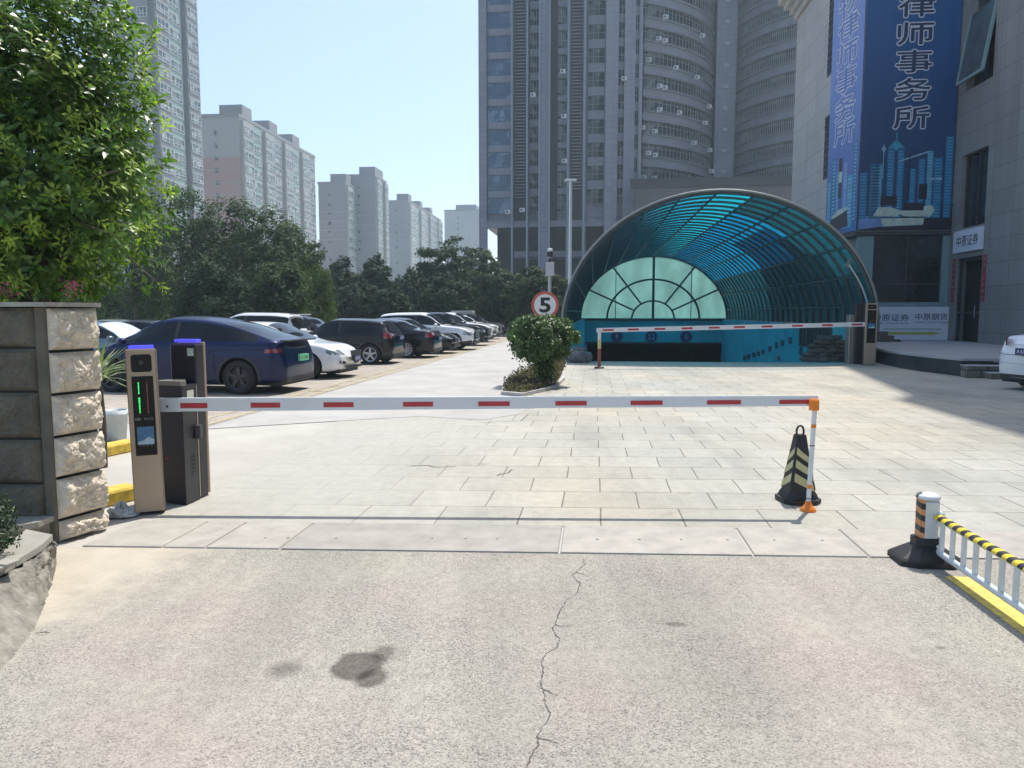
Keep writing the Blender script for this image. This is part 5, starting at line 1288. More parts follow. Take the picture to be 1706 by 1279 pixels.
# low striped fence on the right
fp = G(1541, 936); M_yb = mat('stripe_yellow', (.72, .55, .04), .5, var=.15, vs=14); M_pgal = mat('fence_white', (.62, .66, .67), .4, .1, .08, 6)
M_orb = mat('stripe_orange', (.55, .25, .10), .5, var=.2, vs=9)
fz = Zat(822, fp.y)
fd = Vector((-.095, -1.0, 0)).normalized()
root = empty('striped_fence', (fp.x, fp.y, 0)); tag(root, 'low white fence with a yellow and black striped top rail and a black rubber foot', 'fence')
Mz = Matrix.Rotation(R(-5), 4, 'Z')
def fencepost(off):
    M0 = Matrix.Translation(off) @ Mz
    mb = MB(); lv = []
    for h, hz in ((.205, .0), (.205, .035), (.19, .05), (.095, .115), (.085, .12), (.085, .17), (.078, .175)):
        c = h*.55; lv.append([(h, c, hz), (c, h*.8, hz), (-c, h*.8, hz), (-h, c, hz), (-h, -c, hz), (-c, -h*.8, hz), (c, -h*.8, hz), (h, -c, hz)])
    vs_ = [M0 @ Vector((p[0], p[1], p[2]+.006)) for q in lv for p in q]
    mb.add(vs_, [(k*8+i, k*8+(i+1) % 8, k*8+8+(i+1) % 8, k*8+8+i) for k in range(6) for i in range(8)]+[tuple(range(48, 56))]); mb.build('foot', M_rub, root)
    mb = MB(); mb.bbox(-.060, .060, -.060, .060, .17, fz-.03, .02, 0, M0); po = mb.build('post', M_pgal, root)
    mb = MB()
    for k in range(7):
        z_ = .19+k*.04
        mb.add([M0 @ Vector(p) for p in ((-.0612, .038, z_), (-.0612, -.040, z_-.01), (-.0612, -.040, z_+.03), (-.0612, .038, z_+.04))], [(0, 1, 2, 3)], k % 2)
        mb.add([M0 @ Vector(p) for p in ((-.0610, -.0405, z_-.01), (-.0400, -.0615, z_-.014), (-.0400, -.0615, z_+.026), (-.0610, -.0405, z_+.03))], [(0, 1, 2, 3)], k % 2)
    mb.build('striped_film', [M_orb, M_plast], po)
    mb = MB(); mb.lathe([(.074, fz-.032), (.078, fz-.02), (.070, fz-.008), (.040, fz+.006), (0, fz+.01)], (off[0], off[1], 0), 16); mb.build('cap', M_wh, po)
    mb = MB()
    for k in range(4):
        a0 = R(80+k*30); ps = []
        for (rr_, hz) in ((.0755, fz-.031), (.0795, fz-.02), (.0715, fz-.0065), (.042, fz+.0078)):
            ps += [(off[0]+rr_*math.cos(a0+.0), off[1]+rr_*math.sin(a0), hz), (off[0]+rr_*math.cos(a0+.26), off[1]+rr_*math.sin(a0+.26), hz)]
        mb.add(ps, [(0, 1, 3, 2), (2, 3, 5, 4), (4, 5, 7, 6)], 0)
    mb.build('cap_stripe', [M_plast], po)
    return po
fencepost(Vector((0, 0, 0))); LEN = 2.45
fencepost(fd*LEN)
zt_, zl_ = Zat(862, fp.y-.04)+.0, Zat(916, fp.y-.04)
side_off = Vector((.045, 0, 0))
st = fd*.045+side_off; en = fd*(LEN-.05)+side_off
for z_ in (zt_, zl_):
    mb = MB(); mb.tube([st+Vector((0, 0, z_)), en+Vector((0, 0, z_))], .022, 10); mb.build('rail', M_pgal, root)
mb = MB(); nseg = 46; stt = st+fd*.03
for k in range(nseg):
    a, b_ = stt+fd*(k*.052), stt+fd*((k+1)*.052); a = a+Vector((0, 0, zt_+.006)); b_ = b_+Vector((0, 0, zt_+.006))
    if (b_-stt).length > LEN-.1: break
    n = 8; vs_ = []
    for p, sk in ((a, 0), (b_, 0)):
        for q in range(n+1): an = R(-10+200*q/n); vs_.append(p+Vector((math.cos(an)*.034, 0, math.sin(an)*.025))+fd*(.012*math.cos(an)))
    mb.add(vs_, [(i, i+1, n+1+i+1, n+1+i) for i in range(n)], k % 2, True)
mb.build('striped_sleeve', [M_yb, M_plast], root)
k = 0; x = .13
while x < LEN-.1:
    p = fd*x+side_off; mb = MB(); mb.tube([p+Vector((0, 0, zl_)), p+Vector((0, 0, zt_))], .0165, 8); mb.build('baluster', M_pgal, root); x += .145
for z_ in (zt_, zl_):
    mb = MB(); mb.bbox(.03, .075, -.085, -.02, z_-.045, z_+.045, .01); mb.build('bracket', M_pgal, root)
    mb = MB(); mb.lathe([(0, 0), (.010, 0), (.010, -.012)], (.055, -.088, z_), 8, 0, 'y'); mb.build('bolt', M_dkgrey, root)
# far barrier
fy = 24.3
root = empty('boom_barrier', (0, 0, 0)); tag(root, 'far white boom barrier with red bars in front of the garage ramp', 'barrier')
def wp(px, py, Y): return P(px, py, Y)
ga, gb = G(997, 612), G(1430, 600)
Ya, Yb_ = 22.9, 23.2
A_, B_ = P(994, 550, Ya), P(1440, 540, Yb_)
Z3 = Vector((0, 0, .075))
def fb(mb, a0, a1, f0, f1, y, m_):
    pa, pb_ = A_.lerp(B_, a0), A_.lerp(B_, a1)
    vs_ = []
    for p in (pa, pb_):
        for f_ in (f0, f1):
            for yy in (-y, y): vs_.append(p+Vector((0, yy, (f_-.5)*.13)))
    mb.add(vs_, [(0, 1, 3, 2), (4, 6, 7, 5), (0, 4, 5, 1), (2, 3, 7, 6), (0, 2, 6, 4), (1, 5, 7, 3)], m_)
mb = MB(); fb(mb, 0, 1, 0, 1, .03, 0); bo = mb.build('boom', M_wh, root)
for px in (1004, 1045, 1089, 1134, 1179, 1221, 1267, 1318, 1368, 1418):
    a = (px-994)/446; mb = MB(); fb(mb, a, a+.041, .28, .72, .033, 0); mb.build('red_bar', M_rd, bo)
base = G(997, 613)
mb = MB(); hz = A_.z-.06; mb.tube([(base.x, Ya, .02), (base.x, Ya, hz*.55)], .05, 8); rp = mb.build('rest_pole', mat('rust_red', (.22, .06, .04), .6), root)
mb = MB(); mb.tube([(base.x, Ya, hz*.55), (base.x, Ya, hz*.8)], .051, 8); mb.build('yellow_band', mat('pale_yellow', (.6, .55, .25), .5), rp)
mb = MB(); mb.tube([(base.x, Ya, hz*.8), (base.x, Ya, hz+.03)], .05, 8); mb.build('white_band', M_wh, rp)
mb = MB(); mb.lathe([(.16, 0), (.14, .05), (0, .05)], (base.x, Ya, .006), 10); mb.build('foot', M_rub, rp)
kg = G(1430, 606)
mb = MB(); mb.bbox(kg.x-.25, kg.x+.22, kg.y-.2, kg.y+.25, .006, Zat(505, kg.y), .02); mb.build('cabinet', M_cab, root)
kg2 = G(1448, 608.5)
kiosk('bronze-fronted payment kiosk at the far barrier beside the white company sign', Vector((kg2.x, kg2.y, .006)), R(-4), Zat(505, kg2.y), .37, .16, 'payment kiosks', lit=False)
kg3 = P(1414, 600, 25.2)
mb = MB(); mb.bbox(-.18, .18, -.15, .15, .006, 1.62, .02); o = mb.build('control_box', M_bronze2, None, (kg3.x, 25.0, 0)); tag(o, 'plain brown box post beside the far barrier cabinet at the canopy edge', 'box')
# ================================================================ STONE GATE PILLAR, PLANTER
M_rock = mat('rock_faced_granite', (.62, .55, .44), .85, var=.22, vs=16, bs=70, bst=.5, bd=.01); M_smooth = mat('mossy_granite', (.125, .115, .085), .8, var=.25, vs=5, bs=50, bst=.5, bd=.006)
M_jt = mat('joint_dark', (.05, .05, .045), .9); M_cap = mat('pale_coping', (.34, .33, .29), .7, var=.12, vs=6, bs=30, bst=.2)
gp = empty('gate_pillar', (0, 0, 0)); tag(gp, 'stone gate pillar of rock-faced granite blocks at the left edge', 'pillar')
PA, PB = G(97, 905), G(179, 880); PT = Zat(506, PA.y)
dvP = (PB-PA); fl_ = dvP.length; dvP.normalize(); nP = Vector((dvP.y, -dvP.x, 0))
mb = MB(); c2 = PB+Vector((-1.6, .25, 0)); mb.prism([(PA.x-.02, PA.y+.03), (PB.x-.03, PB.y-.01), (c2.x, c2.y), (PA.x-1.8, PA.y+.03)], 0, PT-.02); mb.build('core', M_jt, gp)
cz = [0, Zat(853, 5.7)-.0, Zat(786, 5.7), Zat(720, 5.7), Zat(652, 5.7), Zat(583, 5.7), PT-.02]
def rough_block(o_, ax, nrm, w_, z0_, z1_, amp, seed, nu=34, nv_=26):
    mb = MB()
    def fn(u, v_):
        e = min(u, 1-u)*w_; ez = min(v_, 1-v_)*(z1_-z0_); ed = min(1, min(e, ez)/.03)
        q = Vector((u*w_*7+seed*3.1, v_*(z1_-z0_)*7, seed)); h = mnoise.fractal(q, .9, 2.1, 6)*.55+mnoise.fractal(q*3.1, .6, 2.1, 4)*.35+.5
        return o_+ax*(u*w_)+Vector((0, 0, z0_+v_*(z1_-z0_)))+nrm*(amp*h*ed**.7+amp*.9*ed*math.sqrt(max(0, 4*v_*(1-v_)))*(1-.25*abs(2*u-1)))
    mb.grid(fn, nu, nv_, 0, False); return mb
for k in range(6):
    rough_block(PA+dvP*.012, dvP, nP, fl_-.015, cz[k]+.010, cz[k+1]-.010, .050, k+1).build('stone_block', M_rock, gp)
lz = [0, Zat(872, 5.56), Zat(800, 5.56), Zat(727, 5.56), Zat(650, 5.56), Zat(578, 5.56), PT-.02]
off2 = .045
for k in range(6):
    for j, (x0, x1) in enumerate(((-.085, -1.0), (-1.01, -1.9))):
        rough_block(Vector((PA.x+x1, PA.y+.01, 0)), Vector((1, 0, 0)), Vector((0, -1, 0)), x0-x1, lz[k]+.008, lz[k+1]-.008, .034, k+9+j*5, 60, 22).build('stone_block', M_smooth, gp)
mb = MB(); mb.bbox(PA.x-.078, PA.x+.004, PA.y-.012, PA.y+.03, 0, PT-.02, .012); mb.build('corner_bead', M_smooth, gp)
mb = MB(); mb.prism([(PA.x+.03, PA.y-.06), (PB.x+.05, PB.y-.02), (PB.x-1.2, PB.y+.3), (PA.x-1.9, PA.y-.06)], PT-.02, PT+.012); mb.build('coping', M_cap, gp)
# curved planter wall with coping
pw = empty('planter_wall', (0, 0, 0)); tag(pw, 'low curved stone planter wall with pale coping slabs in the left corner', 'wall')
M_pw2 = mat('planter_stone', (.25, .235, .20), .88, var=.45, vs=9, bs=45, bst=.8, bd=.012)
base = [(-3.02, 4.86), (-2.86, 4.55), (-2.70, 4.22), (-2.56, 3.92), (-2.46, 3.6), (-2.38, 3.2), (-2.33, 2.7), (-2.33, 2.0)]
topp = [(-3.0, 4.86), (-2.93, 4.62), (-2.90, 4.34), (-2.88, 4.05), (-2.85, 3.7), (-2.80, 3.3), (-2.76, 2.8), (-2.76, 2.0)]
HP = Zat(908, 4.65)
mb = MB(); nb_ = len(base)
def pwf(u, v_):
    i = min(int(u*(nb_-1)), nb_-2); f_ = u*(nb_-1)-i
    b0 = Vector(base[i]).lerp(Vector(base[i+1]), f_); t0 = Vector(topp[i]).lerp(Vector(topp[i+1]), f_); p = b0.lerp(t0, v_)
    jt = min(abs((u*9) % 1-.5)*2, 1); h = mnoise.fractal(Vector((u*26, v_*3, 3)), .8, 2, 6)*.028*(.35+.65*v_)-(.02 if jt > .95 else 0)
    return Vector((p.x+h, p.y+h*.3, v_*(HP-.03)))
mb.grid(pwf, 170, 16, 0, False); mb.build('wall_face', M_pw2, pw)
# coping: broken slabs
segs = [(0, 2), (2.03, 4), (4.03, 7)]
def tp(q): i = min(int(q), nb_-2); return Vector(topp[i]).lerp(Vector(topp[i+1]), q-i)
for a, b_ in segs:
    qs = np.linspace(a, b_, 8); o1 = [tp(q)+Vector((-.01, -.02)) for q in qs]; i1 = [tp(q)+Vector((-.26, .10)) for q in qs]
    mb = MB(); mb.prism([tuple(p) for p in o1+i1[::-1]][::-1], HP-.028, HP+.012); mb.build('coping_slab', M_cap, pw)
pw2 = empty('planter_step', (0, 0, 0)); tag(pw2, 'upper stone ledge with pale slab tucked against the foot of the gate pillar', 'ledge')
h2 = Zat(868, 5.3)
mb = MB(); mb.prism([(-3.39, 5.5), (-3.42, 5.32), (-3.7, 5.0), (-4.6, 4.9), (-4.6, 5.5)][::-1], 0, h2-.04); mb.build('ledge_face', M_pw2, pw2)
mb = MB(); mb.prism([(-3.36, 5.5), (-3.38, 5.28), (-3.7, 4.95), (-4.6, 4.85), (-4.6, 5.5)][::-1], h2-.039, h2); mb.build('coping_slab', M_cap, pw2)
M_soil = mat('planter_soil', (.10, .08, .06), .95, var=.3, vs=9)
mb = MB(); mb.prism([(-3.1, 4.88), (-2.98, 4.3), (-2.95, 3.6), (-2.86, 2.0), (-5, 2), (-5, 4.88)][::-1], 0, HP-.05); tag(mb.build('planter_soil', M_soil), kind='structure')
mb = MB()
for k in range(3): mb.add([Vector((-2.98+.02*k, 4.1+.03*k, HP+.014+k*.012))+Vector(p) for p in ((0, 0, 0), (.10, -.03, 0), (.13, .05, .004), (.03, .08, .006), (0, 0, .012), (.10, -.03, .012), (.13, .05, .016), (.03, .08, .018))], [(0, 3, 2, 1), (4, 5, 6, 7), (0, 1, 5, 4), (1, 2, 6, 5), (2, 3, 7, 6), (3, 0, 4, 7)])
tag(mb.build('stone_chip', M_cap), 'small pale broken stone chips lying on the curved planter coping', 'stone')

# ================================================================ FOLIAGE
nr = np.random.default_rng(11)
def leaves_mesh(name, mat_, cen, nrm, L, Wd, parent=None, fold=.25, along=None, mats_idx=None):
    """cen: (n,3) positions; each leaf is a folded pair of quads (two halves)"""
    n = len(cen)
    nrm = nrm/np.linalg.norm(nrm, axis=1, keepdims=True)
    a = nr.normal(size=(n, 3)) if along is None else along
    a = a-(a*nrm).sum(1, keepdims=True)*nrm; a /= np.linalg.norm(a, axis=1, keepdims=True)+1e-9
    s_ = np.cross(nrm, a)
    L = np.broadcast_to(L, (n,))[:, None]; Wd = np.broadcast_to(Wd, (n,))[:, None]
    base = cen; mid1 = cen+a*L*.45+nrm*L*.03; tip = cen+a*L-nrm*L*.12
    m1 = cen+a*L*.45+s_*Wd*.5+nrm*Wd*fold; m2 = cen+a*L*.45-s_*Wd*.5+nrm*Wd*fold
    V_ = np.stack([base, m1, tip, m2, mid1], 1).reshape(-1, 3)
    k = np.arange(n)[:, None]*5
    tri = np.concatenate([k+0, k+4, k+1, k+1, k+4, k+2, k+0, k+3, k+4, k+3, k+2, k+4], 1).reshape(-1)
    me = bpy.data.meshes.new(name); nt_ = n*4
    me.vertices.add(len(V_)); me.vertices.foreach_set('co', V_.astype(np.float32).ravel())
    me.loops.add(nt_*3); me.loops.foreach_set('vertex_index', tri.astype(np.int32))
    me.polygons.add(nt_); me.polygons.foreach_set('loop_start', np.arange(nt_, dtype=np.int32)*3)
    me.polygons.foreach_set('loop_total', np.full(nt_, 3, dtype=np.int32))
    me.update(calc_edges=True)
    for m_ in (mat_ if isinstance(mat_, (list, tuple)) else [mat_]): me.materials.append(m_)
    if mats_idx is not None: me.polygons.foreach_set('material_index', np.repeat(mats_idx, 4).astype(np.int32))
    o = bpy.data.objects.new(name, me); C.objects.link(o)
    if parent is not None: o.parent = parent
    return o
def crown_points(n, rad, clumps, cr, flat=1.0, shell=.55, seed=0):
    """leaf positions in clumps spread through an ellipsoid; returns pts and outward directions"""
    g = np.random.default_rng(seed)
    d = g.normal(size=(clumps, 3)); d /= np.linalg.norm(d, axis=1, keepdims=True)
    r_ = shell+(1-shell)*g.random(clumps)**.6
    cc_ = d*r_[:, None]
    ids = g.integers(0, clumps, n)
    q = g.normal(size=(n, 3)); q /= np.linalg.norm(q, axis=1, keepdims=True); q *= (g.random(n)**.4)[:, None]
    sc = g.uniform(.6, 1.35, clumps)[ids][:, None]
    p = cc_[ids]*np.array(rad)+q*np.array([cr, cr, cr*flat])*sc
    out = q*.9+cc_[ids]*.5+np.array([0, 0, .5])
    return p, out+g.normal(size=(n, 3))*.35
def trunk(mb, h, r, limbs, rad, zc, seed=0, base=(0, 0, 0)):
    g = random.Random(seed); bx_, by_, bz_ = base
    pts = [(bx_+g.uniform(-.03, .03)*h*(i > 0), by_+g.uniform(-.03, .03)*h*(i > 0), bz_+h*i/5) for i in range(6)]
    mb.tube(pts, [r*(1-.1*i) for i in range(6)], 9)
    for k in range(limbs):
        a = 2*math.pi*k/limbs+g.uniform(-.4, .4); i = g.choice((3, 4, 5)); s_ = Vector(pts[i])
        e = Vector((bx_+math.cos(a)*rad[0]*.7, by_+math.sin(a)*rad[1]*.7, zc+g.uniform(-.3, .6)*rad[2]))
        m_ = s_.lerp(e, .5)+Vector((0, 0, rad[2]*.1))
        mb.tube([s_, s_.lerp(m_, .5)+Vector((g.uniform(-.1, .1), 0, 0)), m_, e], [r*.45, r*.35, r*.25, r*.1], 6)
M_bark = mat('bark', (.10, .08, .065), .9, var=.3, vs=12, bs=25, bst=.6)
M_leafN = leaf_mat('glossy_leaf', (.032, .078, .018), (.14, .25, .055), .36, .30, 3, 30, .5)
M_leafY = leaf_mat('young_leaf', (.20, .30, .05), (.38, .50, .10), .42, .38, 3, 30, .4)
# near broadleaf tree at the left
tr_ = empty('broadleaf_tree', (-3.95, 6.15, 0)); tag(tr_, 'near broadleaf tree with glossy and yellow-green young leaves above the stone pillar', 'tree')
mb = MB(); trunk(mb, 2.3, .09, 9, (1.0, 1.0, 1.4), 3.1, 4); 
cenT = np.array([0, 0, 3.12]); radT = np.array([1.10, 1.05, 1.5])
g = np.random.default_rng(21)
NTW = 3300
d = g.normal(size=(NTW, 3)); d /= np.linalg.norm(d, axis=1, keepdims=True)
rr_ = .42+.62*g.random(NTW)**.6
lump = 1+.10*np.sin(d[:, 0]*5+1)*np.cos(d[:, 2]*6)+.07*np.sin(d[:, 1]*9+d[:, 2]*7)
rr_ = np.where(g.random(NTW) < .04, rr_*1.14, rr_)
tw_ = cenT+d*radT*(rr_*lump)[:, None]
tw_[:, 2] = np.where(tw_[:, 2] < 1.82, 1.82+.15*g.random(NTW), tw_[:, 2])
axis_ = d+np.array([0, 0, .45])+g.normal(size=(NTW, 3))*.35; axis_ /= np.linalg.norm(axis_, axis=1, keepdims=True)
young = (g.random(NTW) < .42) & (rr_ > .8)
for k in range(0, NTW, 9):
    mb.tube([Vector(tw_[k]-axis_[k]*.28-d[k]*.12), Vector(tw_[k])], [.006, .002], 4, caps=False)
mb.build('trunk', M_bark, tr_)
cs, ns_, al_, Ls, Ws, mi_ = [], [], [], [], [], []
for k in range(NTW):
    nl_ = 9 if not young[k] else 11
    ax_ = axis_[k]; t1 = np.cross(ax_, [0.3, .2, .9]); t1 /= np.linalg.norm(t1); t2 = np.cross(ax_, t1)
    for i in range(nl_):
        a = i*2.4+g.uniform(-.3, .3); rad_ = t1*math.cos(a)+t2*math.sin(a); f_ = i/nl_
        up_ = .15+.75*f_ if not young[k] else .5+.5*f_
        al_v = rad_*(1-up_*.6)+ax_*up_-np.array([0, 0, .18*(1-f_)])
        cs.append(tw_[k]+ax_*(-.11+.12*f_)+rad_*.008); al_.append(al_v); ns_.append(ax_*1.0-rad_*.5+g.normal(size=3)*.28+np.array([0, 0, .25]))
        l_ = g.uniform(.075, .115) if not young[k] else g.uniform(.045, .075); Ls.append(l_); Ws.append(l_*.42 if not young[k] else l_*.36); mi_.append(1 if young[k] else 0)
leaves_mesh('crown', [M_leafN, M_leafY], np.array(cs), np.array(ns_), np.array(Ls), np.array(Ws), tr_, .18, np.array(al_), np.array(mi_))
# pink flower sprigs by the pillar top
M_pinkf = mat('pink_petal', (.65, .10, .25), .6, var=.2, vs=40)
for (px, py, Y, lab) in ((14, 486, 5.5, 'pink blossom sprig at the left edge above the stone pillar'), (120, 476, 5.62, 'pink blossom sprig under the tree at the pillar corner')):
    p = P(px, py, Y); root = empty('blossom_sprig', p); tag(root, lab, 'flowers', 'pink blossom sprigs on the pillar')
    c_ = g.normal(size=(60, 3))*np.array([.035, .03, .03]); leaves_mesh('blossom', M_pinkf, c_, g.normal(size=(60, 3)), .02, .016, root)
    c_ = g.normal(size=(14, 3))*np.array([.04, .03, .02])-np.array([0, 0, .03]); leaves_mesh('leaves', M_leafN, c_, g.normal(size=(14, 3))+np.array([0, 0, .6]), .08, .03, root)
    mb = MB(); mb.tube([(0, 0, -.12), (.01, 0, -.05), (0, 0, .02)], .003, 5); mb.build('stem', M_bark, root)
# shrub at the far left in the planter
M_leafS = leaf_mat('shrub_leaf', (.012, .030, .014), (.045, .085, .035), .2, .4, 4, 30)
root = empty('planter_shrub', (-3.16, 4.30, HP-.05)); tag(root, 'small dark shrub in the planter at the left edge', 'shrub')
p_, n_ = crown_points(4200, (.25, .28, .22), 80, .055, 1, .45, 5); p_[:, 2] += .27
leaves_mesh('leaves', M_leafS, p_, n_, .030, .016, root); mb = MB(); trunk(mb, .2, .012, 6, (.17, .17, .16), .27, 2); mb.build('stem', M_bark, root)
# yucca behind the pillar
M_yuc = leaf_mat('yucca_leaf', (.10, .16, .06), (.34, .40, .20), .2, .4, 4, 10)
yb_ = Vector((-4.50, 8.2, 0)); root = empty('yucca', yb_); tag(root, 'spiky yucca leaves poking out behind the stone pillar', 'plant')
n = 70; an = g.random(n)*6.283; el = g.uniform(-.15, 1.3, n)
al = np.stack([np.cos(an)*np.cos(el), np.sin(an)*np.cos(el), np.sin(el)], 1)
leaves_mesh('leaves', M_yuc, np.tile([[0, 0, 1.0]], (n, 1))+g.normal(size=(n, 3))*.02, np.stack([-np.cos(an)*np.sin(el), -np.sin(an)*np.sin(el), np.cos(el)], 1), .46, .035, root, .25, al)
mb = MB(); mb.tube([(0, 0, 0), (.02, 0, .5), (0, 0, 1.0)], [.05, .04, .03], 8); mb.build('stem', M_bark, root)

# round bush tree on the planted island
bb = G(903, 643); M_leafB = leaf_mat('privet_leaf', (.022, .055, .012), (.11, .19, .045), .28, .35, 2.5, 14, .5)
root = empty('round_bush', (bb.x, bb.y, .02)); tag(root, 'round clipped bush on a leafy stem in front of the speed limit sign', 'bush')
bz1 = Zat(520, bb.y); bz0_ = Zat(604, bb.y); br_ = 58/F_PX*bb.y
p_, n_ = crown_points(13500, (br_*1.05, br_*1.0, (bz1-bz0_)*.47), 360, .10, .9, .5, 8)
g2_ = np.random.default_rng(3)
kz = p_[:, 2]/((bz1-bz0_)*.5)
p_[:, 0] *= np.where(kz < -.3, 1-.08*np.clip(-kz-.3, 0, 1), 1); p_[:, 1] *= np.where(kz < -.3, 1-.08*np.clip(-kz-.3, 0, 1), 1)
p_[:, 2] += (bz0_+bz1)/2-.02; p_[:, 2] -= np.where((g2_.random(len(p_)) < .07) & (kz < 0), g2_.random(len(p_))*.22, 0)
lo = np.stack([g2_.normal(size=900)*.11+.07, g2_.normal(size=900)*.10, .12+.5*g2_.random(900)], 1)
p_ = np.concatenate([p_, lo]); n_ = np.concatenate([n_, g2_.normal(size=(900, 3))+np.array([0, -.3, .3])])
leaves_mesh('crown', M_leafB, p_, n_, g2_.uniform(.06, .10, len(p_)), g2_.uniform(.032, .05, len(p_)), root)
mb = MB(); trunk(mb, .75, .055, 7, (br_*.8, br_*.8, .35), 1.15, 9); mb.tube([(0, 0, 0), (.12, .02, .35), (.2, 0, .8)], [.03, .025, .02], 6); mb.tube([(0, 0, 0), (-.08, .02, .35), (-.2, 0, .8)], [.03, .022, .015], 6); mb.build('trunk', M_bark, root)
# island with kerb and ground cover
isl = [G(838, 657), G(872, 660), G(905, 652), G(925, 646), G(934, 633), G(939, 618), G(944, 607), G(912, 607), G(886, 616), G(856, 630), G(842, 643)]
mb = MB(); mb.prism([(p.x, p.y) for p in isl], .006, .05); tag(mb.build('planting_bed', M_soil), kind='structure')
M_kerb = mat('kerb_concrete', (.44, .43, .40), .85, var=.12, vs=4)
mb = MB(); ctr = sum(isl, Vector())/len(isl)
outp = [ctr+(p-ctr)*1.0+(p-ctr).normalized()*.13 for p in isl]; n = len(isl)
for i in range(n):
    j = (i+1) % n; a, b_, c_, d_ = isl[i], isl[j], outp[j], outp[i]
    mb.add([(a.x, a.y, .075), (b_.x, b_.y, .075), (c_.x, c_.y, .075), (d_.x, d_.y, .075), (c_.x, c_.y, 0), (d_.x, d_.y, 0), (a.x, a.y, 0.045), (b_.x, b_.y, .045)], [(0, 3, 2, 1), (3, 5, 4, 2), (0, 1, 7, 6)])
tag(mb.build('kerb', M_kerb), kind='structure')
import mathutils.geometry as mg
poly2 = [Vector((p.x, p.y)) for p in isl]
def inside(x, y):
    c_ = False; n = len(poly2)
    for i in range(n):
        a, b_ = poly2[i], poly2[i-1]
        if (a.y > y) != (b_.y > y) and x < (b_.x-a.x)*(y-a.y)/(b_.y-a.y)+a.x: c_ = not c_
    return c_
pts_ = []
x0, x1 = min(p.x for p in isl), max(p.x for p in isl); y0, y1 = min(p.y for p in isl), max(p.y for p in isl)
while len(pts_) < 5200:
    x, y = g.uniform(x0, x1), g.uniform(y0, y1)
    if inside(x, y): pts_.append((x, y, .05+g.random()**1.3*.17))
M_gc = leaf_mat('ground_cover_leaf', (.05, .035, .022), (.13, .12, .05), .2, .6, 3, 12)
tag(leaves_mesh('ground_cover', M_gc, np.array(pts_), g.normal(size=(len(pts_), 3))*.8+np.array([0, 0, .5]), .075, .03), kind='stuff')

# ---- trees beyond the car park
M_t1 = leaf_mat('willow_green_leaf', (.022, .045, .019), (.082, .125, .052), .30, .65, .5, 2.2, .15, tcol=(1.2, 1.4, .55)); M_t2 = leaf_mat('dark_leaf', (.010, .025, .013), (.036, .070, .032), .2, .65, .5, 2.2, .15, tcol=(1.2, 1.4, .55))
M_t3 = leaf_mat('grey_green_leaf', (.018, .036, .020), (.065, .10, .045), .24, .65, .5, 2.2, .15, tcol=(1.2, 1.4, .55)); M_t4 = leaf_mat('weeping_pale_leaf', (.05, .085, .025), (.14, .20, .06), .3, .65, .5, 2.2, .15, tcol=(1.2, 1.4, .55))
protos = {}
def tree(px, ytop, Y, hw_px, kind, label, low=.12, seed=0, group='trees beyond the car park', layered=False):
    H = Zat(ytop, Y)*(1.07 if kind == 'b' else 1.02); rw_ = hw_px/F_PX*Y
    base = P(px, 520, Y); name = {'b': 'broadleaf_tree', 'd': 'dark_tree', 'c': 'spreading_tree', 'w': 'weeping_tree'}[kind]
    m_ = {'b': M_t1, 'd': M_t2, 'c': M_t3, 'w': M_t4}[kind]
    root = empty(name, (base.x, Y, 0)); tag(root, label, 'tree', group)
    zl = H*low; rz = (H-zl)/2; zc = (H+zl)/2
    n = int(min(17000, max(6500, 62*rw_*rz*10)))
    nc = 150 if kind != 'c' else 80
    p_, n_ = crown_points(n, (rw_*.86, rw_*.8, rz*.86), nc, min(rw_, rz)*.24, .75 if kind != 'c' else .28, .35, seed+1)
    gg = np.random.default_rng(seed+50)
    # narrower at top for some, broken outline
    kz = (p_[:, 2]/rz+1)/2
    if kind == 'd': p_[:, 0] *= 1.08-.45*kz; p_[:, 1] *= 1.08-.45*kz
    if kind == 'w': p_[:, 2] -= (gg.random(n)**2)*rz*.5; n_ = n_*np.array([1, 1, .2])
    p_[:, 2] = np.maximum(p_[:, 2]+zc, .15)
    s_ = .0040*Y
    al = None if kind != 'w' else np.tile([[0, 0, -1.0]], (n, 1))+gg.normal(size=(n, 3))*.35
    leaves_mesh('crown', m_, p_, n_, gg.uniform(.9, 1.7, n)*s_, gg.uniform(.5, .9, n)*s_, root, .2, al)
    mb = MB(); trunk(mb, zc*.8, .012*H+.06, 7, (rw_, rw_*.8, rz), zc, seed); mb.build('trunk', M_bark, root)
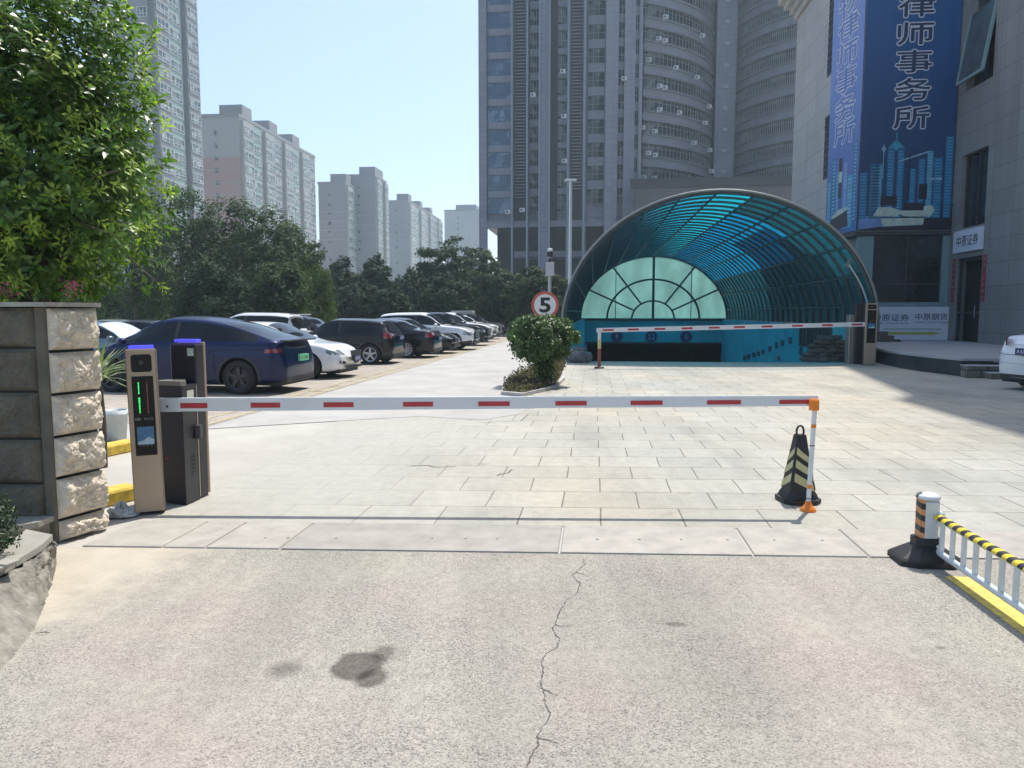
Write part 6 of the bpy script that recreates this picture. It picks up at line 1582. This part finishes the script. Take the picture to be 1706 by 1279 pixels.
T_ = [(110, 330, 33, 110, 'b', 'broadleaf tree behind the stone pillar, leftmost of the row beyond the car park'),
 (225, 298, 40, 90, 'b', 'green broadleaf tree right of the stone pillar beyond the car park, under the tallest tower'),
 (300, 300, 45, 80, 'b', 'tallest green broadleaf tree under the pink-banded apartment block'),
 (385, 328, 48, 80, 'b', 'green tree in front of the pink-banded apartment block, right of the tallest tree'),
 (450, 346, 46, 82, 'b', 'green tree in front of the window side of the pink-banded apartment block'),
 (512, 392, 50, 40, 'b', 'small green tree at the right end of the tall broadleaf trees'),
 (360, 420, 36, 90, 'd', 'lower dark tree under the tall broadleaf trees, behind the deep blue car'),
 (470, 430, 38, 60, 'b', 'lower leafy tree behind the white estate'),
 (522, 425, 42, 40, 'w', 'pale weeping tree behind the black crossover'),
 (572, 424, 64, 48, 'd', 'dark tree below the grey stepped apartment block'),
 (628, 417, 66, 42, 'd', 'dark pointed tree between the two middle apartment blocks'),
 (685, 440, 62, 48, 'd', 'dark rounded tree below the far narrow apartment block'),
 (600, 465, 55, 60, 'd', 'low dark tree behind the plum saloon'),
 (650, 475, 52, 50, 'd', 'low dark tree behind the white car with the dark grille'),
 (748, 383, 64, 58, 'c', 'spreading layered tree left of the office tower'),
 (800, 402, 70, 50, 'c', 'spreading layered tree in front of the office tower corner'),
 (745, 450, 56, 60, 'd', 'dark tree under the layered tree, behind the row of parked cars'),
 (838, 440, 58, 55, 'c', 'grey-green layered tree left of the speed limit sign'),
 (895, 436, 55, 50, 'c', 'grey-green layered tree behind the speed limit sign'),
 (935, 462, 60, 45, 'c', 'grey-green layered tree between the sign and the canopy'),
 (820, 480, 62, 60, 'd', 'low dark tree behind the farthest parked cars')]
for i, (px, yt, Y, hw_, k_, lab) in enumerate(T_):
    tree(px, yt, Y, hw_, k_, lab, .02 if k_ != 'c' else .12, seed=i*7+3)
# clipped hedge closing the far end
p_ = []; M_hedge = M_t2
root = empty('hedge', (0, 0, 0)); tag(root, 'long dark hedge closing the far end of the car park behind all the cars', 'hedge')
n = 30000; x_ = g.uniform(-42, 9, n); 
yline = 60+ (x_+42)*.12; pp_ = np.stack([x_, yline+g.normal(size=n)*.7, g.random(n)**.7*3.4*(1+.2*np.sin(x_*1.3))], 1)
leaves_mesh('foliage', M_t2, pp_, g.normal(size=(n, 3))+np.array([0, -.4, .5]), .42, .24, root)
mb = MB(); mb.add([(-42, 60.8, 0), (9, 66.9, 0), (9, 66.9, 2.6), (-42, 60.8, 2.6), (-42, 61.6, 0), (9, 67.7, 0), (9, 67.7, 2.6), (-42, 61.6, 2.6)], [(0, 1, 2, 3), (5, 4, 7, 6), (3, 2, 6, 7), (0, 4, 5, 1)]); mb.build('core', M_t2, root)

# ================================================================ SIGN, POLES, SMALL THINGS
sp_ = P(908, 508, 20.6); root = empty('speed_sign', (sp_.x, sp_.y, 0)); tag(root, 'round white speed limit sign with red rim and a black 5 behind the round bush', 'sign')
M_sred = mat('sign_red', (.55, .10, .08), .45, var=.05); M_swh = mat('sign_white_face', (.72, .73, .72), .45, var=.03); M_galv = mat('galvanised', (.40, .42, .42), .45, .5, .1, 4)
mb = MB(); mb.tube([(0, .06, 0), (0, .06, sp_.z+.3)], .038, 10); mb.build('pole', M_galv, root)
r_ = 22.5/F_PX*20.6
mb = MB(); mb.lathe([(0, .0), (r_, .0), (r_, -.02), (0, -.02)], (0, 0, sp_.z), 36, 0, 'y', False); pl_ = mb.build('sign_plate', M_sred, root)
mb = MB(); mb.lathe([(r_*.80, -.0215), (0, -.022)], (0, 0, sp_.z), 36, 0, 'y', False); mb.build('sign_face', M_swh, pl_)
mb = MB(); put_text(mb, '5', r_*.72, r_*1.02, (0, -.024, sp_.z), (1, 0, 0), (0, 0, 1), 0, .03); mb.build('sign_numeral', M_black, pl_)
cp_ = P(916, 447, 22.5); root = empty('camera_pole', (cp_.x, cp_.y, 0)); tag(root, 'grey pole with a white box and a dome camera on top, behind the speed sign', 'camera pole')
mb = MB(); mb.tube([(0, 0, 0), (0, 0, cp_.z+.4)], .055, 10); mb.build('pole', M_galv, root)
mb = MB(); mb.bbox(-.12, .12, -.16, -.05, cp_.z-.22, cp_.z+.18, .015); mb.build('equipment_box', M_ac, root)
zt3 = Zat(413, 22.5)
mb = MB(); mb.lathe([(0, zt3-.28), (.07, zt3-.25), (.085, zt3-.16), (.07, zt3-.1)], (0, -.02, 0), 14); mb.lathe([(.03, zt3-.6), (.05, zt3-.5), (.05, zt3-.34), (.03, zt3-.28)], (0, -.02, 0), 12); mb.build('dome_camera', M_plast, root)
mb = MB(); mb.lathe([(.07, zt3-.1), (.08, zt3-.09), (.07, zt3-.02), (0, zt3)], (0, -.02, 0), 14); mb.build('camera_hood', M_wh, root)
lp_ = P(950, 400, 47); root = empty('lamp_post', (lp_.x, lp_.y, 0)); tag(root, 'tall slim white lamp post left of the blue canopy', 'lamp post')
zt4 = Zat(302, 47)
mb = MB(); mb.tube([(0, 0, 0), (0, 0, zt4*.5), (0, 0, zt4)], [.13, .11, .09], 10); mb.build('pole', M_wh, root)
for s_ in (-1, 1): mb = MB(); mb.bbox(min(0, s_*.36)+.0, max(0, s_*.36), -.12, .12, zt4+.0, zt4+.14, .02); mb.build('lamp_head', M_wh, root)
mb = MB(); mb.tube([(-.3, 0, zt4-.03), (.3, 0, zt4-.03)], .03, 6); mb.build('arm', M_galv, root)
# paint bucket, kerbs, rags
bk = G(194, 733); root = empty('bucket', (bk.x, bk.y, .012)); tag(root, 'dirty white plastic bucket beside the payment kiosk', 'bucket')
M_bk = mat('bucket_plastic', (.50, .55, .56), .5, var=.15, vs=6)
bh = Zat(684, bk.y); mb = MB(); mb.lathe([(0, .004), (.125, .0), (.15, bh*.82), (.165, bh*.83), (.165, bh*.88), (.152, bh*.89), (.155, bh), (.148, bh), (.135, bh*.6), (.12, .02)], (0, 0, 0), 24); mb.build('pail', M_bk, root)
mb = MB(); mb.tube([(.165*math.cos(a), .165*math.sin(a), bh*.9-.06*math.sin(max(0, a))) for a in [math.pi*k/10 for k in range(11)]], .004, 5); mb.build('handle', M_galv, root)
for (a, b_, w_, lab) in (((176, 762), (222, 752), .16, 'worn yellow kerb behind the nearest payment kiosk, beside the bucket'), ((176, 846), (224, 834), .16, 'worn yellow kerb at the foot of the stone pillar beside the nearest kiosk')):
    p0, p1 = G(*a), G(*b_); p0 = p0+(p0-p1)*1.2; p1 = p1+(p1-p0)*.12; ang = math.atan2(p1.y-p0.y, p1.x-p0.x)
    mb = MB(); mb.bbox(0, (p1-p0).length, 0, .22, .01, .13, .02); o = mb.build('kerb_stone', [M_yel], None, p0); o.rotation_euler = (0, 0, ang); tag(o, lab, 'kerb', 'yellow kerbs')
rg = G(203, 862); root = tag(empty('rag_heap', (rg.x-.03, rg.y+.05, .01)), 'crumpled white plastic rags between the stone pillar and the nearest kiosk', 'rags')
M_rag = mat('white_plastic_rag', (.58, .60, .60), .5, var=.2, vs=20)
mb = MB()
def ragf(u, v_):
    a = u*2*math.pi; r0 = v_*.15; n0 = mnoise.fractal(Vector((math.cos(a)*2, math.sin(a)*2, v_*4)), 1, 2, 4)
    return Vector((r0*math.cos(a)*(1+.4*n0), r0*math.sin(a)*(.8+.3*n0), max(.002, (1-v_)*.10+n0*.045)))
mb.grid(ragf, 30, 9, 0, False)
for k in range(7):
    a = 2.6+k*.18; mb.add([(math.cos(a)*.03, -.03, .03+.006*k), (math.cos(a)*.17, -.05-.01*k, .13-.014*k), (math.cos(a)*.175, -.04-.01*k, .12-.014*k), (math.cos(a)*.03, -.02, .02)], [(0, 1, 2, 3)])
mb.build('rag', M_rag, root)
# sandbags on the right and rubbish bags on the left of the ramp mouth
M_bag = mat('sandbag_cloth', (.065, .072, .07), .85, var=.35, vs=5, bs=40, bst=.3); M_pbag = mat('grey_plastic_bag', (.14, .15, .17), .35, var=.35, vs=6)
def bag_mesh(name, m_, sx_, sy_, sz_, seed):
    mb = MB()
    def fn(u, v_):
        th_ = u*2*math.pi; ph = (v_-.5)*math.pi*.998; q = Vector((math.cos(th_)*math.cos(ph), math.sin(th_)*math.cos(ph), math.sin(ph)))
        h = 1+.16*mnoise.fractal(q*1.9+Vector((seed*5, 0, 0)), 1, 2, 4); e = .6
        sg = lambda t_: math.copysign(abs(t_)**e, t_)
        return Vector((sg(q.x)*sx_*h, sg(q.y)*sy_*h, sg(q.z)*sz_*h+sz_))
    mb.grid(fn, 20, 12, 0, True); return mb
protoB = [bag_mesh('sandbag', M_bag, .30, .19, .085, s_).build('sandbag', M_bag) for s_ in range(3)]
rb = random.Random(9); used = set()
c0 = G(1396, 604)
rows_ = [(7, 0), (6, 1), (6, 2), (5, 3), (3, 4), (2, 5)]
words = ['bottom', 'second', 'third', 'fourth', 'fifth', 'top']
ords = ['first', 'second', 'third', 'fourth', 'fifth', 'sixth', 'seventh']
for nrow, lv_ in rows_:
    for i in range(nrow):
        pi_ = rb.randrange(3); o = protoB[pi_]
        if pi_ in used: o = o.copy(); C.objects.link(o)
        else: used.add(pi_)
        xx = c0.x-.85+lv_*.12+i*.36+rb.uniform(-.05, .05)
        o.location = (xx, c0.y+.45+rb.uniform(-.1, .12)+.05*lv_, .006+lv_*.145); o.rotation_euler = (rb.uniform(-.1, .1), rb.uniform(-.12, .12), rb.uniform(-.5, .5))
        tag(o, 'dark sandbag in the %s layer of the heap beside the ramp, %s from left' % (words[lv_], ords[i]), 'sandbag', 'sandbags heaped beside the ramp')
for i, (px, py, s_) in enumerate(((962, 604, .33), (972, 598, .30), (953, 592, .27), (967, 584, .25))):
    p = G(px, 604); z_ = max(.006, Zat(py+9, p.y)-.0) if i > 1 else .006
    o = bag_mesh('rubbish_bag', M_pbag, s_, s_*.8, s_*.62, i+4).build('rubbish_bag', M_pbag, None, (P(px, py, p.y).x, p.y+.1*i+.05, z_))
    tag(o, ('grey rubbish bag on the ground at the left corner of the ramp', 'grey rubbish bag on the ground nearest the ramp wall', 'grey rubbish bag lying upper left on the pile by the ramp', 'topmost grey rubbish bag of the pile by the ramp')[i], 'bag', 'rubbish bags beside the ramp')
# loose twigs and a dead leaf on the ground
M_twig = mat('twig', (.07, .05, .035), .9)
for (px, py, L_, a_, lab) in ((60, 1055, .07, .1, 'thin dark twig on the pale concrete near the planter wall'), (208, 855, .09, .3, 'thin twig on the paving beside the nearest kiosk')):
    p = G(px, py, .014); mb = MB(); mb.tube([(0, 0, 0), (L_*.5, .004, .004), (L_, 0, 0)], .0018, 5); mb.tube([(L_*.4, 0, .002), (L_*.7, .022, .003)], .0013, 5)
    o = mb.build('twig', M_twig, None, p); o.rotation_euler = (0, 0, a_); tag(o, lab, 'twig')
# cable down the right edge of the canopy
mb = MB(); mb.tube([P(1414, 440, 25.65), P(1428, 462, 25.65), P(1438, 482, 25.65), P(1445, 503, 25.65), P(1446, 530, 25.65)], .028, 6)
tag(mb.build('cable', M_wh), 'white cable running down the right edge of the canopy from the small white box', 'cable')
HAZE = 0.0009
if HAZE:
    mb = MB(); mb.box(-260, 260, -30, 440, -6, 110)
    m, t, b = new_mat('haze_air'); t.nodes.remove(b)
    pv = N(t, 'ShaderNodeVolumePrincipled'); pv.inputs['Color'].default_value = (.70, .90, 1, 1); pv.inputs['Density'].default_value = HAZE; pv.inputs['Anisotropy'].default_value = .2
    lk(t, pv.outputs[0], t.nodes['Material Output'].inputs['Volume'])
    tag(mb.build('haze', m), kind='stuff')
